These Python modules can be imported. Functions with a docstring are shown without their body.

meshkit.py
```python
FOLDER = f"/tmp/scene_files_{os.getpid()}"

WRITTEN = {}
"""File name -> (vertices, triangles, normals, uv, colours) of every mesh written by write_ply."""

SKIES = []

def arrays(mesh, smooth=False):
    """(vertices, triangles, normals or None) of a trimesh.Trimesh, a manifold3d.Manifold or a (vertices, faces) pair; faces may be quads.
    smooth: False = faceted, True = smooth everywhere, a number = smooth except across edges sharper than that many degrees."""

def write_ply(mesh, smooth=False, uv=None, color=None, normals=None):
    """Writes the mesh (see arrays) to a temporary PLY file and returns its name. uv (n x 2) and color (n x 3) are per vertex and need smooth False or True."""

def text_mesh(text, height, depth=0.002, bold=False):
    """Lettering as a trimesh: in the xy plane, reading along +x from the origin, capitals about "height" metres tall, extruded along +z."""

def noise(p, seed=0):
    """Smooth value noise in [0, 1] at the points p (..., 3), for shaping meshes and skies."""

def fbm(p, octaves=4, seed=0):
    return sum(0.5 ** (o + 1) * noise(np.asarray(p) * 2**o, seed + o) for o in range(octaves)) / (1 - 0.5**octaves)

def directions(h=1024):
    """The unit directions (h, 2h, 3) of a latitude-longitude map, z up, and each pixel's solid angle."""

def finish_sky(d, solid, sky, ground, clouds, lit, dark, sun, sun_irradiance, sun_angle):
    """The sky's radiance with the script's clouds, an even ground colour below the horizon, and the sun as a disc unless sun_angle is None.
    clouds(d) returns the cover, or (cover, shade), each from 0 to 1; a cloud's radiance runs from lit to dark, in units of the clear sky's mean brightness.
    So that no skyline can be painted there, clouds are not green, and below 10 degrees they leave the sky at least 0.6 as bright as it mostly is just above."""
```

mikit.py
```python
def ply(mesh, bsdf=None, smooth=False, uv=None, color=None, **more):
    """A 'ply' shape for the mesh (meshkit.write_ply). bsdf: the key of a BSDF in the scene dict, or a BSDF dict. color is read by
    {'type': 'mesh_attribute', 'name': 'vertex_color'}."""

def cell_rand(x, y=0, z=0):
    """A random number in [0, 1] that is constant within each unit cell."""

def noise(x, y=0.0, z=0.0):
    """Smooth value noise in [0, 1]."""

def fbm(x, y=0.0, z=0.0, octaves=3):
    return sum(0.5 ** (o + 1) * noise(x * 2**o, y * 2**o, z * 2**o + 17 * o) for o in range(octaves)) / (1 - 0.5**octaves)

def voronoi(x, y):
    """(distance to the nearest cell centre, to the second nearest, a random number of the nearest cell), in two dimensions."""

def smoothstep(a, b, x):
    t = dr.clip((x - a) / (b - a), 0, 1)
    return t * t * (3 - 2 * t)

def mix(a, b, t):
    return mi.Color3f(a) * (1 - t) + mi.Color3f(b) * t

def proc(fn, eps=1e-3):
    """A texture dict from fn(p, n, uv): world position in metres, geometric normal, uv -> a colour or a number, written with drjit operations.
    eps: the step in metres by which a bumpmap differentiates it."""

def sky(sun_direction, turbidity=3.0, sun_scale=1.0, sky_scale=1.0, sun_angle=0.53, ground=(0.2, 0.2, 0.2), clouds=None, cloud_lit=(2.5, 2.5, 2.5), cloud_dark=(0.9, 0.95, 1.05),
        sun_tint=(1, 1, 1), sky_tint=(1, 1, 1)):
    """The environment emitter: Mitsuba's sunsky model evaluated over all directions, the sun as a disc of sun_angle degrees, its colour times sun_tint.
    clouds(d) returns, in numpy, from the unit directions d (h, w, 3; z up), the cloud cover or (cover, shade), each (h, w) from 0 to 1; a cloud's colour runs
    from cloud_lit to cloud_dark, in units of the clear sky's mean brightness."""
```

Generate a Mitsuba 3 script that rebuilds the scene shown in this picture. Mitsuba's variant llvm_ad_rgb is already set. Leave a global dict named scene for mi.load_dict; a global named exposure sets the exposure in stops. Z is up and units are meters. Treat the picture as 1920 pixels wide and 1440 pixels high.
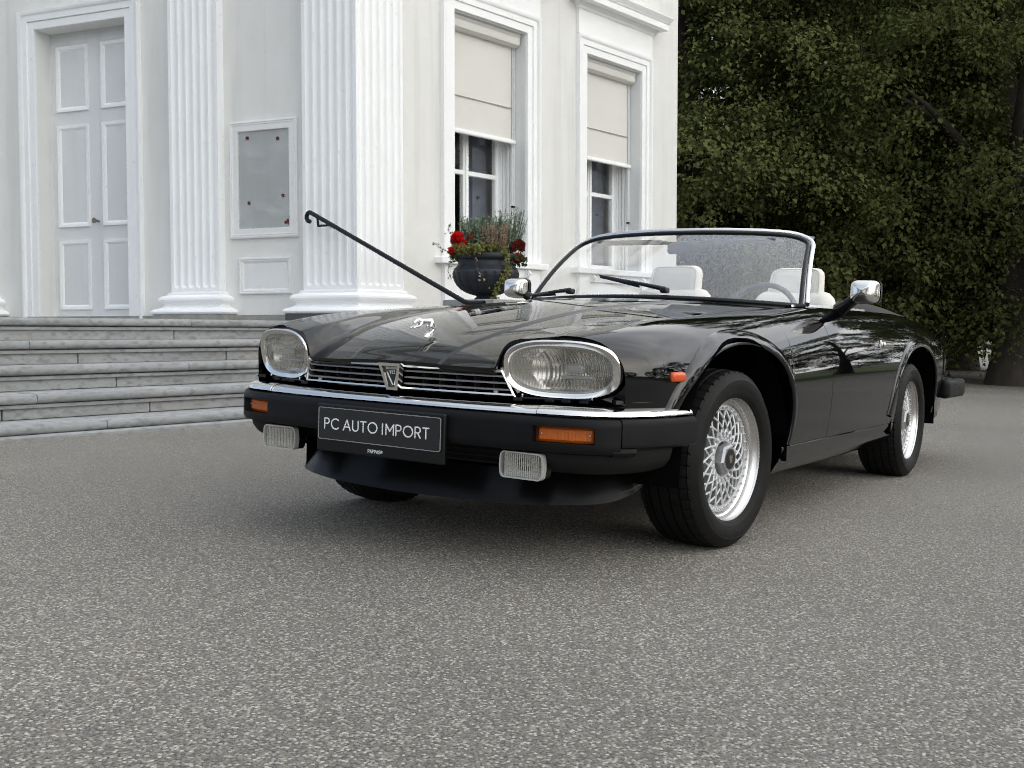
import math, random
import numpy as np
import trimesh, manifold3d
import mitsuba as mi
import drjit as dr
import mikit, meshkit
from scipy.interpolate import PchipInterpolator, CubicSpline
from scipy.ndimage import gaussian_filter1d
from shapely.geometry import Polygon, box as sbox, LineString, Point
from shapely import affinity
from manifold3d import Manifold

T = mi.ScalarTransform4f
scene, labels = {'type': 'scene'}, {}
random.seed(4)
rng = np.random.default_rng(4)

# ------------------------------------------------------------------ camera, sky, exposure
# z is up; x runs across the parked car (towards its left side), y along it towards its tail; origin under its front axle
CAM = np.array([2.2706, -3.5752, 0.7451])
FWD = np.array([-0.55006, 0.83374, -0.04798])
scene['camera'] = {'type': 'perspective', 'fov': math.degrees(2 * math.atan(0.48)), 'fov_axis': 'x', 'near_clip': 0.05, 'far_clip': 2000.0,
                   'to_world': T().look_at(origin=CAM.tolist(), target=(CAM + FWD).tolist(), up=[0, 0, 1])}
exposure = 1.75


SUN = np.array([0.87, 0.26, 0.42]) / np.linalg.norm([0.87, 0.26, 0.42])


def cloud_cover(d):     # high broken cloud, brightest round the veiled sun
    z = np.maximum(d[..., 2], 0.02)
    p = np.stack([d[..., 0] / (z + 0.22) * 0.9 + d[..., 1] / (z + 0.22) * 0.5, d[..., 1] / (z + 0.22) * 3.0 - d[..., 0] / (z + 0.22) * 1.2, z * 0], -1)
    n = meshkit.fbm(p + 7.3, 5, 3)
    m = meshkit.fbm(p * 0.4 + 2.1, 3, 9)
    glow = np.clip(0.5 + 0.5 * (d @ SUN), 0, 1)
    low = np.clip(1 - d[..., 2] / 0.20, 0, 1)
    wisp = np.clip((n * 0.65 + m * 0.55 - 0.48) * 3.6, 0, 1)
    cover = np.clip(0.78 + 0.22 * np.maximum(wisp, low), 0, 1)
    shade = np.clip(1.16 - 0.55 * wisp * (0.25 + 0.75 * glow) - 0.78 * glow ** 1.35 - 0.30 * low * glow ** 2, 0, 1)
    return cover, shade


scene['sky'] = mikit.sky(SUN, turbidity=4, sun_scale=0.03, sky_scale=2.0, sun_angle=34, clouds=cloud_cover,
                         cloud_lit=(6.1, 6.0, 5.8), cloud_dark=(0.76, 0.93, 1.20), ground=(0.16, 0.16, 0.15))

# ------------------------------------------------------------------ materials


def rgb(*c):
    return {'type': 'rgb', 'value': list(c)}


def principled(base, rough=0.5, metallic=0.0, spec=0.5, **k):
    return {'type': 'principled', 'base_color': base if isinstance(base, dict) else rgb(*base), 'roughness': rough, 'metallic': metallic, 'specular': spec, **k}


def two(b):
    return {'type': 'twosided', 'bsdf': b}


def mat(name, b, twosided=True):
    scene['m_' + name] = two(b) if twosided else b


def bump(b, fn, scale=1.0, eps=1e-3):
    return {'type': 'bumpmap', 'arbitrary': mikit.proc(fn, eps), 'bsdf': b, 'scale': scale}


C3 = mi.Color3f
fbm, noise, voro, sst, mix = mikit.fbm, mikit.noise, mikit.voronoi, mikit.smoothstep, mikit.mix


def asphalt_col(p, n, uv):
    d1, d2, w = voro(p.x * 124, p.y * 124)
    e1, e2, w2 = voro(p.x * 210 + 5, p.y * 210)
    big = fbm(p.x * 0.9, p.y * 0.9, 0, 4)
    stone = sst(0.62, 0.30, d1)
    tone = mix(C3(0.125, 0.116, 0.103), C3(0.50, 0.472, 0.42), w * w * w)
    tone = mix(tone, C3(0.19, 0.165, 0.13), sst(0.86, 0.9, mikit.cell_rand(dr.floor(w * 917), 3)))
    fine = mix(C3(0.068, 0.062, 0.055), C3(0.265, 0.248, 0.218), w2 * w2)
    c = mix(fine, tone, stone * 0.9)
    return c * (0.86 + 0.34 * big)


def asphalt_h(p, n, uv):
    d1, d2, w = voro(p.x * 124, p.y * 124)
    return sst(0.7, 0.15, d1) * (0.5 + 0.5 * w) * 0.0022 + fbm(p.x * 300, p.y * 300, 0, 2) * 0.0008


mat('asphalt', bump(principled(mikit.proc(asphalt_col), 0.72, spec=0.4), asphalt_h, 1.0, 8e-4))


def plaster_col(a, b, k=6.0):
    def f(p, n, uv):
        m = fbm(p.x * k, p.y * k, p.z * k * 0.6, 4)
        st = fbm(p.x * 9 + p.y * 9, 0.0, p.z * 0.7, 3)
        run = sst(0.56, 0.80, fbm(p.x * 7 + p.y * 7, 3.0, p.z * 0.35, 3)) * 0.07
        d = run + sst(0.66, 0.85, fbm(p.x * 40, p.y * 40, p.z * 40, 2)) * 0.04
        return mix(C3(*a), C3(*b), m * 0.75 + st * 0.35 - 0.05) * (1 - d)
    return mikit.proc(f)


def plaster_h(p, n, uv):
    return fbm(p.x * 120, p.y * 120, p.z * 120, 3) * 0.0016


mat('plaster', bump(principled(plaster_col((0.67, 0.668, 0.642), (0.74, 0.738, 0.714)), 0.85, spec=0.25), plaster_h, 1.0, 8e-4))


def trim_col(p, n, uv):
    m = fbm(p.x * 5, p.y * 5, p.z * 3, 3)
    g = sst(0.70, 0.82, fbm(p.x * 30, p.y * 30, p.z * 16, 3))
    return mix(C3(0.84, 0.85, 0.85), C3(0.79, 0.80, 0.80), m) * (1 - 0.10 * g)


def trim_h(p, n, uv):
    return fbm(p.x * 30, p.y * 30, p.z * 30, 3) * 0.0006


mat('trim', bump(principled(mikit.proc(trim_col), 0.5, spec=0.4), trim_h, 1.0, 1e-3))
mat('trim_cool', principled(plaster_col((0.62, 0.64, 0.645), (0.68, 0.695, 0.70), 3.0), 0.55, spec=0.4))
mat('board_frame', principled(plaster_col((0.70, 0.70, 0.69), (0.76, 0.76, 0.75), 4.0), 0.5, spec=0.4))
mat('board_back', principled(plaster_col((0.40, 0.42, 0.41), (0.45, 0.47, 0.46), 2.0), 0.6))


def stone_col(p, n, uv):
    m = fbm(p.x * 3, p.y * 3, p.z * 9, 4)
    g = fbm(p.x * 22, p.y * 22, p.z * 30, 3)
    c = mix(C3(0.21, 0.22, 0.227), C3(0.36, 0.365, 0.362), m)
    c = mix(c, C3(0.17, 0.175, 0.175), sst(0.42, 0.80, g) * 0.75)
    return mix(c, C3(0.31, 0.27, 0.22), sst(0.60, 0.85, fbm(p.x * 2.3, p.y * 2.3, p.z * 2 + 9, 3)) * 0.35)


def stone_h(p, n, uv):
    return fbm(p.x * 35, p.y * 35, p.z * 35, 4) * 0.004


mat('step_stone', bump(principled(mikit.proc(stone_col), 0.7, spec=0.35), stone_h, 1.0, 1e-3))
mat('dark_stone', principled(plaster_col((0.045, 0.045, 0.047), (0.09, 0.09, 0.09), 14.0), 0.55))
mat('grey_stone', bump(principled(plaster_col((0.16, 0.16, 0.15), (0.40, 0.39, 0.36), 16.0), 0.75), stone_h, 1.0, 1e-3))


def fabric_col(p, n, uv):
    m = fbm(p.x * 60, p.y * 60, p.z * 260, 2)
    q = fbm(p.x * 3, p.y * 3, p.z * 1.2, 3)
    return mix(C3(0.60, 0.59, 0.55), C3(0.69, 0.68, 0.64), m * 0.6 + q * 0.5)


mat('blind', principled(mikit.proc(fabric_col), 0.9, spec=0.15))
mat('box_metal', principled((0.62, 0.61, 0.58), 0.42, spec=0.5))
mat('seam', principled((0.30, 0.28, 0.24), 0.9))
mat('curtain', principled(plaster_col((0.075, 0.085, 0.115), (0.105, 0.118, 0.155), 4.0), 0.9))
mat('dark_room', principled((0.03, 0.032, 0.035), 0.9))
scene['m_pane'] = {'type': 'thindielectric', 'int_ior': 1.52}
scene['m_screen'] = {'type': 'thindielectric', 'int_ior': 1.52}
scene['m_coated_screen'] = {'type': 'thindielectric', 'int_ior': 1.80}
mat('black_iron', principled((0.006, 0.006, 0.0065), 0.42, spec=0.3))


def urn_col(p, n, uv):
    m = fbm(p.x * 9, p.y * 9, p.z * 9, 4)
    return mix(C3(0.008, 0.010, 0.014), C3(0.026, 0.031, 0.040), m)


mat('urn', principled(mikit.proc(urn_col), 0.55, spec=0.4))
mat('soil', principled((0.03, 0.024, 0.018), 0.95))

# car
scene['m_paint'] = two({'type': 'plastic', 'diffuse_reflectance': rgb(0.0009, 0.0010, 0.0018), 'int_ior': 1.55})
mat('chrome', {'type': 'roughconductor', 'material': 'Ag', 'alpha': 0.03, 'specular_reflectance': rgb(0.86, 0.86, 0.87)})


def rubber_col(p, n, uv):
    m = fbm(p.x * 14, p.y * 14, p.z * 14, 3)
    return mix(C3(0.0045, 0.0046, 0.0052), C3(0.0085, 0.0087, 0.0096), m)


def grain_h(p, n, uv):
    return fbm(p.x * 700, p.y * 700, p.z * 700, 2) * 0.0004


mat('bumper_plastic', bump(principled(mikit.proc(rubber_col), 0.46, spec=0.16), grain_h, 1.0, 3e-4))
mat('black_satin', principled((0.005, 0.005, 0.0055), 0.28, spec=0.35))
mat('dam', principled((0.003, 0.003, 0.0036), 0.26, spec=0.15))
mat('black_matte', principled((0.008, 0.008, 0.008), 0.7, spec=0.3))
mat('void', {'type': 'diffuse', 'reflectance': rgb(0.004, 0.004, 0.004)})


def tyre_col(p, n, uv):
    m = fbm(p.x * 25, p.y * 25, p.z * 25, 3)
    return mix(C3(0.005, 0.005, 0.0053), C3(0.011, 0.0107, 0.0103), m)


mat('tyre', principled(mikit.proc(tyre_col), 0.55, spec=0.16))
mat('alloy', principled((0.62, 0.63, 0.64), 0.30, 0.7, spec=0.5))
mat('alloy_polished', {'type': 'roughconductor', 'material': 'Al', 'alpha': 0.14, 'specular_reflectance': rgb(0.80, 0.80, 0.79)})
mat('silver_paint', principled((0.54, 0.55, 0.56), 0.36, 0.45, spec=0.5, clearcoat=0.4))
mat('cap_alloy', principled((0.38, 0.39, 0.40), 0.28, 0.7))
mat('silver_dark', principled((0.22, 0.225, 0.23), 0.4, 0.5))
mat('cap_dark', principled((0.010, 0.009, 0.008), 0.25, spec=0.5))
mat('gold', principled((0.20, 0.18, 0.14), 0.4, 0.6))
mat('amber', principled((0.50, 0.105, 0.004), 0.12, spec=0.6, clearcoat=0.6))
mat('amber_dark', principled((0.16, 0.028, 0.004), 0.15, spec=0.6, clearcoat=0.5))
mat('lamp_orange', principled((0.58, 0.07, 0.008), 0.15, spec=0.6, clearcoat=0.6))
mat('reflector', {'type': 'roughconductor', 'material': 'Al', 'alpha': 0.11, 'specular_reflectance': rgb(0.66, 0.65, 0.60)})
mat('lamp_flute', {'type': 'roughconductor', 'material': 'Al', 'alpha': 0.20, 'specular_reflectance': rgb(0.80, 0.79, 0.74)})
scene['m_ribbed_glass'] = two({'type': 'roughconductor', 'material': 'Al', 'alpha': 0.13, 'specular_reflectance': rgb(0.66, 0.66, 0.62)})
mat('grey_bezel', principled((0.33, 0.33, 0.31), 0.3, 0.3))
mat('fog_bezel', principled((0.50, 0.50, 0.48), 0.3, 0.3))
mat('plate', principled((0.014, 0.014, 0.015), 0.3, spec=0.5))
mat('print_white', principled((0.80, 0.80, 0.80), 0.5))
mat('print_grey', principled((0.35, 0.35, 0.36), 0.4))
mat('slat', principled((0.30, 0.30, 0.30), 0.38, 0.6))
mat('slat_dark', principled((0.02, 0.02, 0.021), 0.5))


def leather_col(p, n, uv):
    m = fbm(p.x * 12, p.y * 12, p.z * 12, 3)
    return mix(C3(0.62, 0.60, 0.54), C3(0.70, 0.68, 0.62), m)


def leather_h(p, n, uv):
    return fbm(p.x * 260, p.y * 260, p.z * 260, 2) * 0.0006


mat('leather', bump(principled(mikit.proc(leather_col), 0.5, spec=0.4), leather_h, 1.0, 5e-4))
mat('dash', principled((0.10, 0.105, 0.115), 0.6))
mat('hood_cloth', principled((0.035, 0.033, 0.032), 0.9))


def leaf_bsdf(name, a, b, k=1.3, trans=0.35):
    def f(p, n, uv):
        return mix(C3(*a), C3(*b), fbm(p.x * k, p.y * k, p.z * k, 3) * 1.25 - 0.12)
    scene['m_' + name] = {'type': 'principledthin', 'base_color': mikit.proc(f), 'roughness': 0.55, 'diff_trans': trans, 'spec_trans': 0.0}


leaf_bsdf('leaf_oak', (0.044, 0.058, 0.020), (0.135, 0.150, 0.054))
leaf_bsdf('leaf_lime', (0.062, 0.080, 0.027), (0.180, 0.195, 0.075))
leaf_bsdf('leaf_grey', (0.12, 0.17, 0.11), (0.30, 0.36, 0.26), 20)
leaf_bsdf('leaf_brown', (0.24, 0.18, 0.13), (0.46, 0.37, 0.28), 25)
leaf_bsdf('leaf_ivy', (0.08, 0.10, 0.03), (0.32, 0.31, 0.11), 30)
leaf_bsdf('leaf_dark', (0.03, 0.045, 0.02), (0.07, 0.09, 0.04), 20)
leaf_bsdf('petal_red', (0.50, 0.008, 0.010), (0.78, 0.02, 0.02), 30, 0.2)
leaf_bsdf('petal_dry', (0.10, 0.02, 0.018), (0.20, 0.04, 0.03), 30, 0.2)
leaf_bsdf('petal_lilac', (0.5, 0.42, 0.6), (0.6, 0.52, 0.7), 30, 0.2)


def bark_col(p, n, uv):
    m = fbm(p.x * 8, p.y * 8, p.z * 2, 4)
    return mix(C3(0.022, 0.018, 0.014), C3(0.06, 0.05, 0.04), m)


mat('bark', principled(mikit.proc(bark_col), 0.9))


def grass_col(p, n, uv):
    m = fbm(p.x * 3, p.y * 3, 0, 4)
    return mix(C3(0.03, 0.045, 0.012), C3(0.08, 0.10, 0.03), m)


mat('lawn', principled(mikit.proc(grass_col), 0.95))

# ------------------------------------------------------------------ helpers


def numbered(name):
    if name not in scene and name not in _used:
        _used.add(name)
        return name
    k = 1
    while '%s_%03d' % (name, k) in _used or '%s_%03d' % (name, k) in scene:
        k += 1
    _used.add('%s_%03d' % (name, k))
    return '%s_%03d' % (name, k)


_used = set()
MCAR = np.array([[0.9997679, 0.0010852, 0.0215170], [-0.0013904, 0.9998985, 0.0141768], [-0.0214994, -0.0142034, 0.9996680]])


def va(m):
    if hasattr(m, 'to_mesh'):
        q = m.to_mesh()
        return np.array(q.vert_properties[:, :3], float), np.array(q.tri_verts, int)
    if isinstance(m, (tuple, list)):
        v, f = np.asarray(m[0], float), np.asarray(m[1], int)
        if f.shape[1] == 4:
            f = np.vstack([f[:, [0, 1, 2]], f[:, [0, 2, 3]]])
        return v, f
    return np.array(m.vertices, float), np.array(m.faces, int)


def obj(name, mesh, bsdf, parent=None, smooth=False, xf=None, **prop):
    key = numbered((parent + '__' if parent else '') + name)
    v, f = va(mesh)
    if xf is not None:
        v = xf(v)
    scene[key] = mikit.ply(trimesh.Trimesh(v, f, process=False), 'm_' + bsdf, smooth=smooth)
    if prop:
        labels[key] = prop
    return key


def thing(name, label, cat, group=None):
    key = numbered(name)
    labels[key] = {'label': label, 'category': cat}
    if group:
        labels[key]['group'] = group
    return key


def cat(*ms):
    vs, fs, n = [], [], 0
    for m in ms:
        v, f = va(m)
        vs.append(v)
        fs.append(f + n)
        n += len(v)
    return np.vstack(vs), np.vstack(fs)


def grid(P, flip=False, wrap=False):
    P = np.asarray(P, float)
    a, b = P.shape[:2]
    idx = np.arange(a * b).reshape(a, b)
    if wrap:
        idx = np.hstack([idx, idx[:, :1]])
    q = np.stack([idx[:-1, :-1], idx[1:, :-1], idx[1:, 1:], idx[:-1, 1:]], -1).reshape(-1, 4)
    if flip:
        q = q[:, ::-1]
    return P.reshape(-1, 3), np.vstack([q[:, [0, 1, 2]], q[:, [0, 2, 3]]])


def mirror(m):
    v, f = va(m)
    return v * np.array([-1, 1, 1.0]), f[:, ::-1]


def bx(cx, cy, cz, sx, sy, sz, r=0.0):
    if r <= 0:
        return va(trimesh.creation.box((sx, sy, sz), trimesh.transformations.translation_matrix((cx, cy, cz))))
    m = Manifold.batch_hull([Manifold.sphere(r, 12).translate((cx + a * (sx / 2 - r), cy + b * (sy / 2 - r), cz + c * (sz / 2 - r)))
                             for a in (-1, 1) for b in (-1, 1) for c in (-1, 1)])
    return va(m)


def tube(pts, r, n=10, caps=True, flat=None):
    """A swept tube through pts; r number or list; flat = (binormal scale)."""
    pts = np.asarray(pts, float)
    r = np.broadcast_to(np.asarray(r, float), len(pts))
    tg = np.gradient(pts, axis=0)
    tg /= np.linalg.norm(tg, axis=1, keepdims=True)
    ref = np.array([0, 0, 1.0]) if abs(tg[0][2]) < 0.9 else np.array([1.0, 0, 0])
    rows = []
    a = np.arange(n) * 2 * np.pi / n
    u = np.cross(tg[0], ref)
    for k in range(len(pts)):
        u = u - tg[k] * (u @ tg[k])
        u /= np.linalg.norm(u)
        w = np.cross(tg[k], u)
        rows.append(pts[k] + r[k] * (np.cos(a)[:, None] * u + np.sin(a)[:, None] * w * (flat or 1)))
    v, f = grid(np.array(rows), flip=True, wrap=True)
    if caps:
        m = len(v)
        v = np.vstack([v, pts[0], pts[-1]])
        i = np.arange(n)
        j = (i + 1) % n
        L = (len(pts) - 1) * n
        f = np.vstack([f, np.stack([np.full(n, m), i, j], 1)[:, [0, 2, 1]] * 1, np.stack([np.full(n, m + 1), L + i, L + j], 1)])
        f[-2 * n:-n] = np.stack([np.full(n, m), i, j], 1)
        f[-n:] = np.stack([np.full(n, m + 1), L + j, L + i], 1)
        f = f[:, ::-1]
    return v, f


def lathe(prof, n=64, axis='z'):
    """prof: (radius, height) list; closed surface of revolution about z (or x)."""
    a = np.arange(n) * 2 * np.pi / n
    P = np.array([[[r * math.cos(t), r * math.sin(t), h] for t in a] for r, h in prof])
    v, f = grid(P, wrap=True)
    if axis == 'x':
        v = v[:, [2, 0, 1]]
    return v, f


def mould(path, prof, closed=False, side=1):
    """Sweep prof [(d, h)] along the 2-D path with mitred corners: d offsets sideways in the plane, h goes out of it. Returns (a, b, h) points."""
    path = np.asarray(path, float)
    n = len(path)
    dirs = np.roll(path, -1, 0) - path
    if not closed:
        dirs[-1] = dirs[-2]
    dirs /= np.linalg.norm(dirs, axis=1, keepdims=True)
    nor = np.stack([-dirs[:, 1], dirs[:, 0]], 1) * side
    mit = []
    for k in range(n):
        a = nor[k - 1] if (closed or k > 0) else nor[k]
        b = nor[k] if (closed or k < n - 1) else nor[k - 1]
        m = a + b
        m /= np.linalg.norm(m)
        mit.append(m / max(0.3, m @ b))
    mit = np.array(mit)
    P = np.array([[[path[k, 0] + mit[k, 0] * d, path[k, 1] + mit[k, 1] * d, h] for d, h in prof] for k in (list(range(n)) + ([0] if closed else []))])
    return grid(P)


def extrude(poly, h):
    ps = getattr(poly, 'geoms', [poly])
    return cat(*[trimesh.creation.extrude_polygon(p, h, engine='earcut') for p in ps])


def clean(m):
    return va(m)

# ------------------------------------------------------------------ ground
SLOPE = np.array([0.0215, 0.0142])


def gz(x, y):
    q = np.clip(0.0215 * np.asarray(x, float) + 0.0142 * np.asarray(y, float), -0.6, 0.6)
    return -q


def sheet(x0, x1, y0, y1, n, lift=0.0):
    X, Y = np.meshgrid(np.linspace(x0, x1, n), np.linspace(y0, y1, n), indexing='ij')
    return grid(np.stack([X, Y, gz(X, Y) + lift], -1))


obj('driveway', sheet(-120, 120, -120, 120, 121), 'asphalt', smooth=True, kind='structure')
obj('lawn', sheet(9, 115, 14, 110, 60, 0.01), 'lawn', smooth=True, kind='structure')
obj('lawn', sheet(16, 115, -80, 14, 60, 0.01), 'lawn', smooth=True, kind='structure')

# ------------------------------------------------------------------ villa
K = np.array([-4.44255, 3.97605])
RD, LD = np.array([0.118146, 0.992996]), np.array([-0.982564, -0.185922])
RN, LN = np.array([0.992996, -0.118146]), np.array([0.185922, -0.982564])


def wall_r(v):      # (s, z, o) -> world: s along the window wall, o out of it
    v = np.asarray(v, float)
    return np.concatenate([K + v[:, :1] * RD + v[:, 2:3] * RN, v[:, 1:2]], 1)


def wall_l(v):
    v = np.asarray(v, float)
    return np.concatenate([K + v[:, :1] * LD + v[:, 2:3] * LN, v[:, 1:2]], 1)


def plan_r(v):      # (s, o, z)
    v = np.asarray(v, float)
    return np.concatenate([K + v[:, :1] * RD + v[:, 1:2] * RN, v[:, 2:3]], 1)


def plan_l(v):
    v = np.asarray(v, float)
    return np.concatenate([K + v[:, :1] * LD + v[:, 1:2] * LN, v[:, 2:3]], 1)


villa = thing('villa', 'white neoclassical villa with fluted pilasters and tall windows with lowered blinds', 'building')
WZ, WO = 8.6, -0.10
WINS = [(1.42, 2.61), (3.73, 4.92)]
Z0, Z1 = 1.53, 4.08
outer = sbox(0.30, -0.6, 5.80, WZ)
for a, b in WINS:
    outer = outer.difference(sbox(a, Z0, b, Z1))
m = extrude(outer, 0.46)
obj('wall', m, 'plaster', villa, xf=lambda v: wall_r(v + [0, 0, WO - 0.46]))
obj('wall', bx(5.575, 4.0, -4.55, 0.45, 9.2, 8.0), 'plaster', villa, xf=lambda v: wall_r(v))
door = sbox(2.80, 0.86, 4.05, 4.0)
m = extrude(sbox(0.30, -0.6, 7.5, WZ).difference(door), 0.40)
obj('wall', m, 'plaster', villa, xf=lambda v: wall_l(v + [0, 0, WO - 0.40]))


def fluted(width, back, nfl, z0, z1, margin=0.028):
    """A fluted slab face: returns (s, o, z) manifold, face at o=0."""
    slab = Manifold.cube((width, back, z1 - z0)).translate((0, -back, z0))
    pitch = (width - 2 * margin) / nfl
    rad = pitch * 0.42
    cut = []
    for k in range(nfl):
        c = margin + pitch * (k + 0.5)
        cyl = Manifold.cylinder(z1 - z0 - 0.10 + 0.1, rad, rad, 20).translate((c, rad * 0.30, z0 + 0.045 + rad))
        cut += [cyl, Manifold.sphere(rad, 20).translate((c, rad * 0.30, z0 + 0.045 + rad))]
    return slab - Manifold.batch_boolean(cut, manifold3d.OpType.Add)


PZ0, PZ1 = 1.145, 7.2
pier = numbered(villa + '__corner_pilaster')
fr = fluted(0.60, 0.13, 6, PZ0, PZ1)
vr, f_r = va(fr)
vl, f_l = va(fluted(0.595, 0.13, 6, PZ0, PZ1))
core = extrude(Polygon([(0, 0), (0.6, 0), (0.6, -0.5), (0.01, -0.5)]), 0.01)


def pier_core(z0, z1, inset):
    a = K - RN * inset - LN * inset * 0
    pts = [K + RD * 0.6 - RN * inset, K + RD * 0.6 - RN * 0.4, K + LD * 0.595 - LN * 0.4, K + LD * 0.595 - LN * inset]
    # corner where the two inset faces meet
    A = np.array([RD, -LD]).T
    t = np.linalg.solve(A, (K - LN * inset) - (K - RN * inset))
    pts.append(K - RN * inset + RD * t[0])
    m = trimesh.creation.extrude_polygon(Polygon(pts), z1 - z0, engine='earcut')
    v, f = va(m)
    v[:, 2] += z0
    return v, f


both = cat((plan_r(vr), f_r), (plan_l(vl), f_l), pier_core(PZ0, PZ1, 0.05))
scene[pier] = mikit.ply(trimesh.Trimesh(*both, process=False), 'm_trim', smooth=35)
BASE = [(-0.02, 1.150), (0.018, 1.150), (0.026, 1.138), (0.026, 1.122), (0.046, 1.116), (0.068, 1.108), (0.086, 1.094), (0.093, 1.075), (0.088, 1.056),
        (0.072, 1.042), (0.050, 1.035), (0.050, 1.022), (0.056, 1.006), (0.070, 0.996), (0.086, 0.992), (0.090, 0.984), (0.118, 0.980), (0.136, 0.968), (0.145, 0.950), (0.138, 0.934), (0.120, 0.925), (-0.02, 0.925)]
path = [K + LD * 0.595 - LN * 0.11, K + LD * 0.595, K, K + RD * 0.60, K + RD * 0.60 - RN * 0.11]
obj('base', mould(path, BASE, side=-1), 'trim', pier, smooth=30)
obj('plinth', mould(path, [(-0.05, 0.925), (0.125, 0.925), (0.125, -0.30), (-0.05, -0.30)], side=-1), 'dark_stone', pier, smooth=False)
obj('capital', mould(path, [(-0.02, 7.19), (0.02, 7.19), (0.03, 7.3), (0.09, 7.4), (0.10, 7.5), (0.0, 7.5)], side=-1), 'trim', pier, smooth=30)
obj('entablature', mould([K + LD * 7.5, K, K + RD * 5.85, K + RD * 5.85 - RN * 6], [(-0.3, 7.5), (0.05, 7.5), (0.05, 7.9), (0.09, 7.95), (0.09, 8.2), (0.30, 8.3), (0.42, 8.34), (0.42, 8.5), (0.46, 8.6), (-0.3, 8.62)], side=-1),
    'trim', villa, smooth=30)


def flat_pilaster(s0):
    key = numbered(villa + '__flat_pilaster')
    v, f = va(fluted(0.60, 0.12, 6, PZ0, PZ1))
    v[:, 0] += s0
    scene[key] = mikit.ply(trimesh.Trimesh(plan_l(v), f, process=False), 'm_trim', smooth=35)
    p = [(s0 + 0.60, -0.10), (s0 + 0.60, 0.0), (s0, 0.0), (s0, -0.10)]
    obj('base', mould(p, BASE, side=-1), 'trim', key, smooth=30, xf=plan_l)
    obj('plinth', mould(p, [(-0.05, 0.925), (0.125, 0.925), (0.125, 0.70), (-0.05, 0.70)], side=-1), 'grey_stone', key, xf=plan_l)


flat_pilaster(1.575)
flat_pilaster(4.65)

# window details: two alike
ARCH = [(0.0, -0.02), (0.0, 0.018), (0.080, 0.018), (0.083, 0.010), (0.086, 0.032), (0.150, 0.032), (0.154, 0.040), (0.166, 0.050), (0.182, 0.056), (0.198, 0.056), (0.198, -0.02)]


def on_wall(m, o=WO):
    v, f = va(m)
    return v + [0, 0, o], f


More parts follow.
